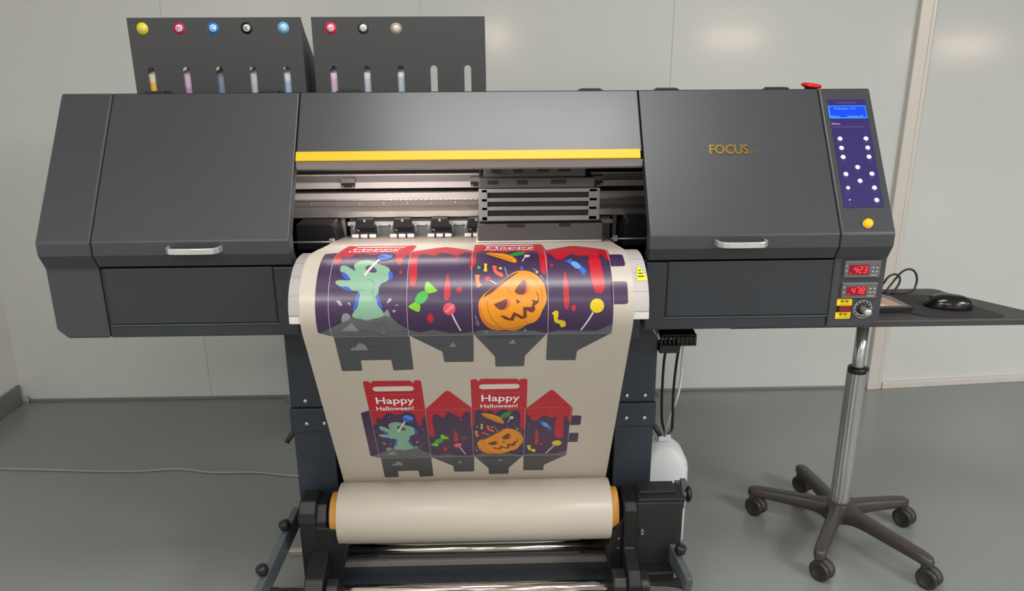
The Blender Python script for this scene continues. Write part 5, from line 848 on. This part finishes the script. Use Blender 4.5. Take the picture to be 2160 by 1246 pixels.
# ================================================================ ink boxes and bottles
def ink_box(x0, x1, lab, slots, badges):
    yf, yb, zt, zb = 2.06, 2.26, 1.4545, 1.175
    t = thing('ink_box', lab, 'ink box', ((x0+x1)/2, yf, zb))
    # front sheet with rounded slots
    mb = MB(); w_ = .0088; s0, s1 = zb+.02, 1.336
    cols = sorted(slots); edges = [x0]
    for s in cols: edges += [s-w_, s+w_]
    edges.append(x1)
    for k in range(0, len(edges), 2): mb.box(edges[k], edges[k+1], yf, yf+.002, zb, zt-.0)
    for s in cols:
        mb.box(s-w_, s+w_, yf, yf+.002, zb, s0)
        arc = [(s+w_*math.cos(rad(a)), s1-w_+w_*math.sin(rad(a))) for a in range(0, 181, 15)]
        pl = arc + [(s-w_, zt), (s+w_, zt)]
        # ring of quads between the arc and the top edge
        for (ax, az), (bx, bz) in zip(arc, arc[1:]): mb.loft([(ax, yf, az), (bx, yf, bz), (bx, yf, zt), (ax, yf, zt)], [(ax, yf+.002, az), (bx, yf+.002, bz), (bx, yf+.002, zt), (ax, yf+.002, zt)])
    bmesh.ops.remove_doubles(mb.bm, verts=mb.bm.verts, dist=1e-5)
    mb.done('front_plate', t, M['box'])
    mb = MB()
    side = [(yf+.002, zb), (yb, zb), (yb, 1.36), (yf+.05, zt-.0005), (yf+.002, zt-.0005)]
    side = [(yf+.002, zb), (yb, zb), (yb, 1.30), (yf+.03, zt-.03), (yf+.002, zt-.0005)]
    for x in (x0, x1-.002): mb.prism_x(side, x, x+.002)
    mb.prism_x([(yf+.002, zt-.0005), (yf+.03, zt-.03), (yf+.03, zt-.032), (yf+.002, zt-.0025)], x0+.002, x1-.002)
    mb.box(x0+.002, x1-.002, yf+.002, yb, zb, zb+.002)
    mb.done('side_sheets', t, M['box'])
    for (x, z, c1, c2, txt, tw) in badges:
        b = MB().use(mat('badge_'+txt.lower(), c1, .4)).lathe((x, yf, z), (0, -1, 0), [(0, 0), (.0145, 0), (.0145, .0006), (0, .0007)], n=36, sx=1.)
        b.use(mat('badge_middle_'+txt.lower(), c2, .4)).lathe((x, yf-.0007, z), (0, -1, 0), [(0, 0), (.0088, 0), (.0088, .0003), (0, .0004)], n=30)
        b.use(mat('badge_print_'+txt.lower(), tw, .5)); w2 = .0042*len(txt)+.0035
        add_text(b, txt, w2 if len(txt) > 1 else .009, .0095 if len(txt) == 1 else .0068, lambda u, v, x=x, z=z, w2=w2, n=len(txt): (x-(w2/2 if n > 1 else .0045)+u, yf-.0013, z-(.0047 if n == 1 else .0034)+v), bold=.0)
        b.done('ink_badge', t, None, label='round badge reading '+txt)
    return t
ZB = 1.429
ink_box(-.9095, -.476, 'left grey ink box above the printer with five round badges from yellow to light blue', [-.866, -.777, -.693, -.608, -.522],
  [(-.873, ZB, (232, 220, 0), (238, 232, 130), 'Y', (180, 180, 60)), (-.782, ZB, (200, 20, 70), (240, 215, 225), 'M', (130, 60, 90)), (-.697, ZB, (0, 125, 215), (215, 232, 248), 'C', (70, 110, 150)), (-.613, ZB, (14, 14, 16), (225, 225, 225), 'K', (20, 20, 22)), (-.521, ZB, (95, 180, 235), (205, 230, 245), 'LC', (110, 140, 160))])
ink_box(-.450, -.012, 'right grey ink box above the printer with three badges and two empty slots', [-.403, -.317, -.230, -.145, -.058],
  [(-.402, ZB-.001, (225, 40, 85), (245, 215, 220), 'LM', (130, 60, 80)), (-.320, ZB-.001, (60, 60, 62), (232, 228, 228), 'LK', (120, 118, 118)), (-.237, ZB-.003, (165, 155, 140), (230, 224, 215), 'LLK', (150, 145, 138))])
def bottle_mat(name, top, low, lvl):
    m = mat(name, top, .35); nt = m.node_tree; b = nt.nodes['Principled BSDF']
    g = nt.nodes.new('ShaderNodeNewGeometry'); sp = nt.nodes.new('ShaderNodeSeparateXYZ'); nt.links.new(g.outputs['Position'], sp.inputs[0])
    mr = nt.nodes.new('ShaderNodeMapRange'); mr.inputs['From Min'].default_value = lvl-.003; mr.inputs['From Max'].default_value = lvl+.003; nt.links.new(sp.outputs['Z'], mr.inputs['Value'])
    mx = nt.nodes.new('ShaderNodeMix'); mx.data_type = 'RGBA'; mx.inputs[6].default_value = (*lin(low), 1); mx.inputs[7].default_value = (*lin(top), 1)
    nt.links.new(mr.outputs[0], mx.inputs[0]); nt.links.new(mx.outputs[2], b.inputs['Base Color'])
    tr = nt.nodes.new('ShaderNodeBsdfTranslucent'); ms = nt.nodes.new('ShaderNodeMixShader'); ms.inputs[0].default_value = .08
    nt.links.new(mx.outputs[2], tr.inputs[0]); nt.links.new(b.outputs[0], ms.inputs[1]); nt.links.new(tr.outputs[0], ms.inputs[2]); nt.links.new(ms.outputs[0], nt.nodes['Material Output'].inputs[0])
    return m
for x, nm, top, low, lvl in ((-.866, 'yellow', (232, 228, 205), (250, 198, 80), 1.298), (-.777, 'magenta', (215, 190, 215), (196, 160, 190), 1.285), (-.693, 'cyan', (120, 122, 130), (130, 142, 170), 1.31), (-.608, 'black', (200, 203, 206), (190, 194, 200), 1.29), (-.522, 'light cyan', (205, 220, 225), (165, 185, 225), 1.300),
                         (-.403, 'light magenta', (226, 205, 230), (212, 180, 208), 1.305), (-.317, 'light black', (215, 218, 230), (185, 198, 212), 1.305), (-.230, 'light light black', (215, 218, 228), (178, 194, 206), 1.308)):
    box = 'left' if x < -.46 else 'right'; order = {'-0.866': 'first', '-0.777': 'second', '-0.693': 'third', '-0.608': 'fourth', '-0.522': 'fifth', '-0.403': 'first', '-0.317': 'second', '-0.23': 'third'}[str(x)]
    t = thing('ink_bottle', 'translucent bottle of %s ink behind the %s slot of the %s ink box' % (nm, order, box), 'ink bottle', (x, 2.1045, 1.177), 'ink bottles in the ink boxes')
    MB().lathe((x, 2.1045, 1.177), (0, 0, 1), [(0, 0), (.034, 0), (.037, .004), (.037, .130), (.034, .141), (.020, .150), (.014, .153), (.014, .162), (0, .163)], n=32).done('bottle_body', t, bottle_mat('ink_bottle_'+nm.replace(' ', '_'), top, low, lvl))
    MB().lathe((x, 2.1045, 1.340), (0, 0, 1), [(0, 0), (.017, 0), (.017, .014), (.015, .016), (0, .016)], n=24).done('bottle_cap', t, M['black'])

# ================================================================ waste bottle
WB = thing('waste_bottle', 'white plastic waste jug standing behind the take-up motor, hoses going in', 'bottle', (.475, 1.955, 0))
def rrect(cx, cy, a, b, r, z, n=5):
    o = []
    for sx, sy, t0 in ((1, 1, 0), (-1, 1, 90), (-1, -1, 180), (1, -1, 270)):
        for i in range(n+1):
            t = rad(t0+90*i/n); o.append((cx+sx*(a-r)+r*math.cos(t), cy+sy*(b-r)+r*math.sin(t), z))
    return o
mb = MB(); prev = None
for z, a, b, r in ((0, .064, .05, .02), (.006, .070, .055, .025), (.235, .070, .055, .025), (.255, .068, .053, .03), (.285, .054, .044, .03), (.302, .036, .034, .028), (.312, .024, .024, .0238)):
    vs = [mb.bm.verts.new(p) for p in rrect(.478, 1.955, a, b, r, z)]
    if prev: 
        for i in range(len(vs)): mb._f([prev[i], prev[(i+1) % len(vs)], vs[(i+1) % len(vs)], vs[i]], True)
    else: mb._f(vs[::-1])
    prev = vs
mb._f(prev); mb.done('jug_body', WB, M['jug'])
MB().lathe((.478, 1.955, .311), (0, 0, 1), [(.018, 0), (.022, 0), (.022, .012), (.019, .014), (.016, .014), (.016, .004)], n=28).prism_z([(.462, 1.928), (.496, 1.930), (.492, 1.936), (.466, 1.938)], .318, .336).done('jug_neck', WB, M['jug'])
MB().prism_y([(.410, .27), (.430, .27), (.442, .315), (.428, .352), (.408, .36), (.400, .34)], 1.935, 1.965).done('jug_grip', WB, M['jug'], bevel=.006, seg=3)

# ================================================================ rolling desk
DK = thing('rolling_desk', 'black-topped rolling desk on a chrome column with five casters', 'desk', (1.012, 1.95, 0))
dz = .71
def arc_c(cx, cy, r, a0, a1, n=6): return [(cx+r*math.cos(rad(a0+(a1-a0)*i/n)), cy+r*math.sin(rad(a0+(a1-a0)*i/n))) for i in range(n+1)]
outline = [(.60, 1.812)] + [(1.415, 1.812)] + arc_c(1.42, 1.828, .014, -80, 35, 4) + [(1.285, 2.055)] + arc_c(1.255, 2.053, .034, 20, 90, 5) + [(.60, 2.087)]
MB().prism_z(outline, dz-.018, dz).done('desk_top', DK, M['desk'], bevel=.003)
BASE = Vector((1.016, 1.948)); TOP = Vector((1.012, 1.948))
MB().cyl((1.012, 1.948, .40), (1.012, 1.948, .67), .0165, n=32).done('inner_column', DK, M['col'])
MB().cyl((1.012, 1.948, .650), (1.012, 1.948, .692), .0185, n=28).done('top_collar', DK, M['col'])
MB().lathe((1.012, 1.948, .520), (0, 0, 1), [(.016, .01), (.024, .008), (.026, .0), (.025, -.006), (.021, -.012), (.016, -.014)], n=32).box(1.012, 1.040, 1.938, 1.950, .516, .527).done('locking_collar', DK, M['black'])
mb = MB()
nfl = 64
sec = lambda z: [(1.012+(.0250+.0013*(1 if (i//2) % 2 else 0))*math.cos(2*math.pi*i/nfl), 1.948+(.0250+.0013*(1 if (i//2) % 2 else 0))*math.sin(2*math.pi*i/nfl), z) for i in range(nfl)]
mb.loft(sec(.07), sec(.512)); mb.done('outer_column', DK, M['col'])
# star base
star = [(math.atan2(2.0536-1.948, .800-1.012)), 0, 0, 0, 0]
ends = [(.797, 2.055), (.992, 2.178), (1.222, 1.980), (.872, 1.742), (1.142, 1.700)]
mb = MB().lathe((1.012, 1.948, .055), (0, 0, 1), [(0, -.012), (.036, -.012), (.045, -.004), (.046, .02), (.042, .036), (.036, .046), (.028, .051), (0, .051)], n=32)
mb.done('base_hub', DK, M['rubber'])
for ex, ey in ends:
    d = Vector((ex-1.012, ey-1.948, 0)); Lr = d.length; d.normalize(); s = Vector((-d.y, d.x, 0))
    mb = MB(); prev = None
    prof = [(.0, .034, .040, .104), (.025, .030, .042, .103), (.045, .0235, .048, .101), (.065, .0195, .054, .0985), (.10, .0185, .058, .097), (Lr-.02, .0175, .060, .091), (Lr-.002, .0170, .058, .089), (Lr+.010, .0140, .058, .086), (Lr+.017, .007, .061, .081)]
    for r_, hw, z0, z1 in prof:
        c = Vector((1.012, 1.948, 0))+d*r_; zm = (z0+z1)/2; hh = (z1-z0)/2; n = 14
        vs = []
        for i in range(n):
            a = 2*math.pi*i/n; cx_ = math.copysign(abs(math.cos(a))**.6, math.cos(a)); sz = math.copysign(abs(math.sin(a))**.6, math.sin(a))
            vs.append(mb.bm.verts.new(c+s*(hw*cx_)+Vector((0, 0, zm+hh*sz))))
        if prev:
            for i in range(n): mb._f([prev[i], prev[(i+1) % n], vs[(i+1) % n], vs[i]], True)
        else: mb._f(vs[::-1])
        prev = vs
    mb._f(prev); mb.done('base_leg', DK, M['rubber'])
    # caster: stem, hood, two wheels
    c = Vector((ex, ey, 0)); wd_ = Vector((.80, .60, 0)).normalized() if ex > .99 or ey < 1.8 else Vector((.45, .9, 0)).normalized()
    ax = Vector((wd_.x, -wd_.y*0+.45, 0)).normalized() if False else Vector((.82, .57, 0)).normalized()
    fwd = Vector((-ax.y, ax.x, 0)); wc = c - fwd*.012 + Vector((0, 0, .0290))
    cs = MB().cyl(c+Vector((0, 0, .046)), c+Vector((0, 0, .066)), .0125, n=18)
    prev = None
    pr = [wc+Vector((0, 0, 0))]
    # hood: half drum between the wheels
    arc = [(.0298*math.cos(rad(a)), .0298*math.sin(rad(a))) for a in range(-10, 191, 12)]
    cs.loft([wc-ax*.0075+fwd*p+Vector((0, 0, q_)) for p, q_ in arc], [wc+ax*.0075+fwd*p+Vector((0, 0, q_)) for p, q_ in arc])
    cs.loft([wc-ax*.004-fwd*.024+Vector((0, 0, .004)), wc+ax*.004-fwd*.024+Vector((0, 0, .004)), wc+ax*.004-fwd*.034+Vector((0, 0, .010)), wc-ax*.004-fwd*.034+Vector((0, 0, .010))], [wc-ax*.004-fwd*.022+Vector((0, 0, -.001)), wc+ax*.004-fwd*.022+Vector((0, 0, -.001)), wc+ax*.004-fwd*.034+Vector((0, 0, .006)), wc-ax*.004-fwd*.034+Vector((0, 0, .006))])
    csd = cs.done('caster', DK, M['hood'])
    for sg in (-1, 1):
        MB().lathe(wc+ax*(sg*.0078), ax*sg, [(0, 0), (.0280, 0), (.0288, .002), (.0288, .009), (.0265, .0120), (.019, .013), (.018, .0115), (0, .0112)], n=32).done('caster_wheel', csd, M['wheel'])
# ---- things on the desk
pad = [(1.03, 2.02), (1.03, 1.93), (1.113, 1.836), (1.305, 1.826), (1.318, 1.834), (1.262, 1.985), (1.24, 2.005), (1.20, 2.02)]
tag(MB().prism_z(pad, dz, dz+.003).done('mouse_pad', None, M['pad'], bevel=.001, loc=(1.2, 1.93, dz)), 'black cloth mouse pad lying on the desk top', 'mouse pad')
MS = thing('computer_mouse', 'glossy black computer mouse on the mouse pad', 'mouse', (1.200, 1.925, dz+.003))
mb = MB(); rings = []
Lm, Wm, Hm = .0585, .033, .034
rotm = rad(-22)
def mp_(u, v, w_): 
    x = u*math.cos(rotm)-v*math.sin(rotm); y = u*math.sin(rotm)+v*math.cos(rotm); return (1.208+x, 1.902+y, dz+.003+w_)
NU, NV = 18, 16; prev = None; first = None
for i in range(1, NV):
    e = i/NV; hgt = math.sin(e*math.pi/2); rad_ = math.cos(e*math.pi/2)**.75
    vs = []
    for k in range(2*NU):
        a = math.pi*k/NU; u = Lm*rad_*math.cos(a)+.006*hgt; v = Wm*rad_*math.sin(a)*(1-.12*math.cos(a))
        vs.append(mb.bm.verts.new(mp_(u, v, .003+Hm*hgt)))
    if prev:
        for k in range(2*NU): mb._f([prev[k], prev[(k+1) % (2*NU)], vs[(k+1) % (2*NU)], vs[k]], True)
    else: first = vs
    prev = vs
top = mb.bm.verts.new(mp_(.006, 0, .003+Hm))
for k in range(2*NU): mb._f([prev[k], prev[(k+1) % (2*NU)], top], True)
bv = [mb.bm.verts.new((v.co.x, v.co.y, dz+.0033)) for v in first]
for k in range(2*NU): mb._f([bv[k], bv[(k+1) % (2*NU)], first[(k+1) % (2*NU)], first[k]])
mb._f(bv[::-1]); mb.done('mouse_shell', MS, M['mouse'])
MB().cyl((1.168, 1.914, dz+.0265), (1.170, 1.920, dz+.0265), .0055, n=16).done('scroll_wheel', MS, M['black'])
TB = thing('picture_case', 'flat dark case with a peach and white picture on its face, left of the mouse', 'case', (1.0, 1.90, dz))
MB().prism_z([(.86, 1.872), (1.100, 1.874), (1.092, 1.965), (1.075, 1.985), (.86, 1.985)], dz+.0005, dz+.016).done('case_body', TB, M['black'], bevel=.002)
MB().prism_z([(.865, 1.875), (1.090, 1.877), (1.084, 1.962), (1.07, 1.98), (.865, 1.98)], dz+.016, dz+.0168).done('grey_face', TB, M['greyprint'])
MB().prism_z([(.88, 1.878), (1.074, 1.881), (1.060, 1.950), (.88, 1.95)], dz+.0168, dz+.0172).done('peach_picture', TB, M['skinprint'])
MB().prism_z([(.88, 1.879), (1.036, 1.8805), (1.005, 1.925), (.88, 1.93)], dz+.0172, dz+.0176).done('white_picture', TB, M['whiteprint'])
cab = spline([(1.03, 2.04, dz+.0035), (1.070, 2.04, dz+.010), (1.098, 2.04, dz+.027), (1.110, 2.04, dz+.047), (1.125, 2.04, dz+.0566), (1.138, 2.038, dz+.0547), (1.143, 2.034, dz+.0446), (1.139, 2.03, dz+.030), (1.125, 2.025, dz+.014), (1.100, 2.02, dz+.005), (1.085, 2.028, dz+.0045), (1.108, 2.036, dz+.010), (1.126, 2.045, dz+.0265), (1.143, 2.05, dz+.0463), (1.157, 2.05, dz+.0628), (1.175, 2.05, dz+.0685), (1.191, 2.05, dz+.0607), (1.199, 2.048, dz+.0422), (1.197, 2.045, dz+.022), (1.187, 2.038, dz+.009), (1.162, 2.032, dz+.0035), (1.126, 2.035, dz+.0034), (1.09, 2.045, dz+.0034), (1.04, 2.05, dz+.0034)], 8)
tag(MB().tube(cab, .0030, n=8).done('cable_coil', None, M['black2'], loc=(1.05, 2.03, dz)), 'dark looped cable standing up at the back of the desk', 'cable')
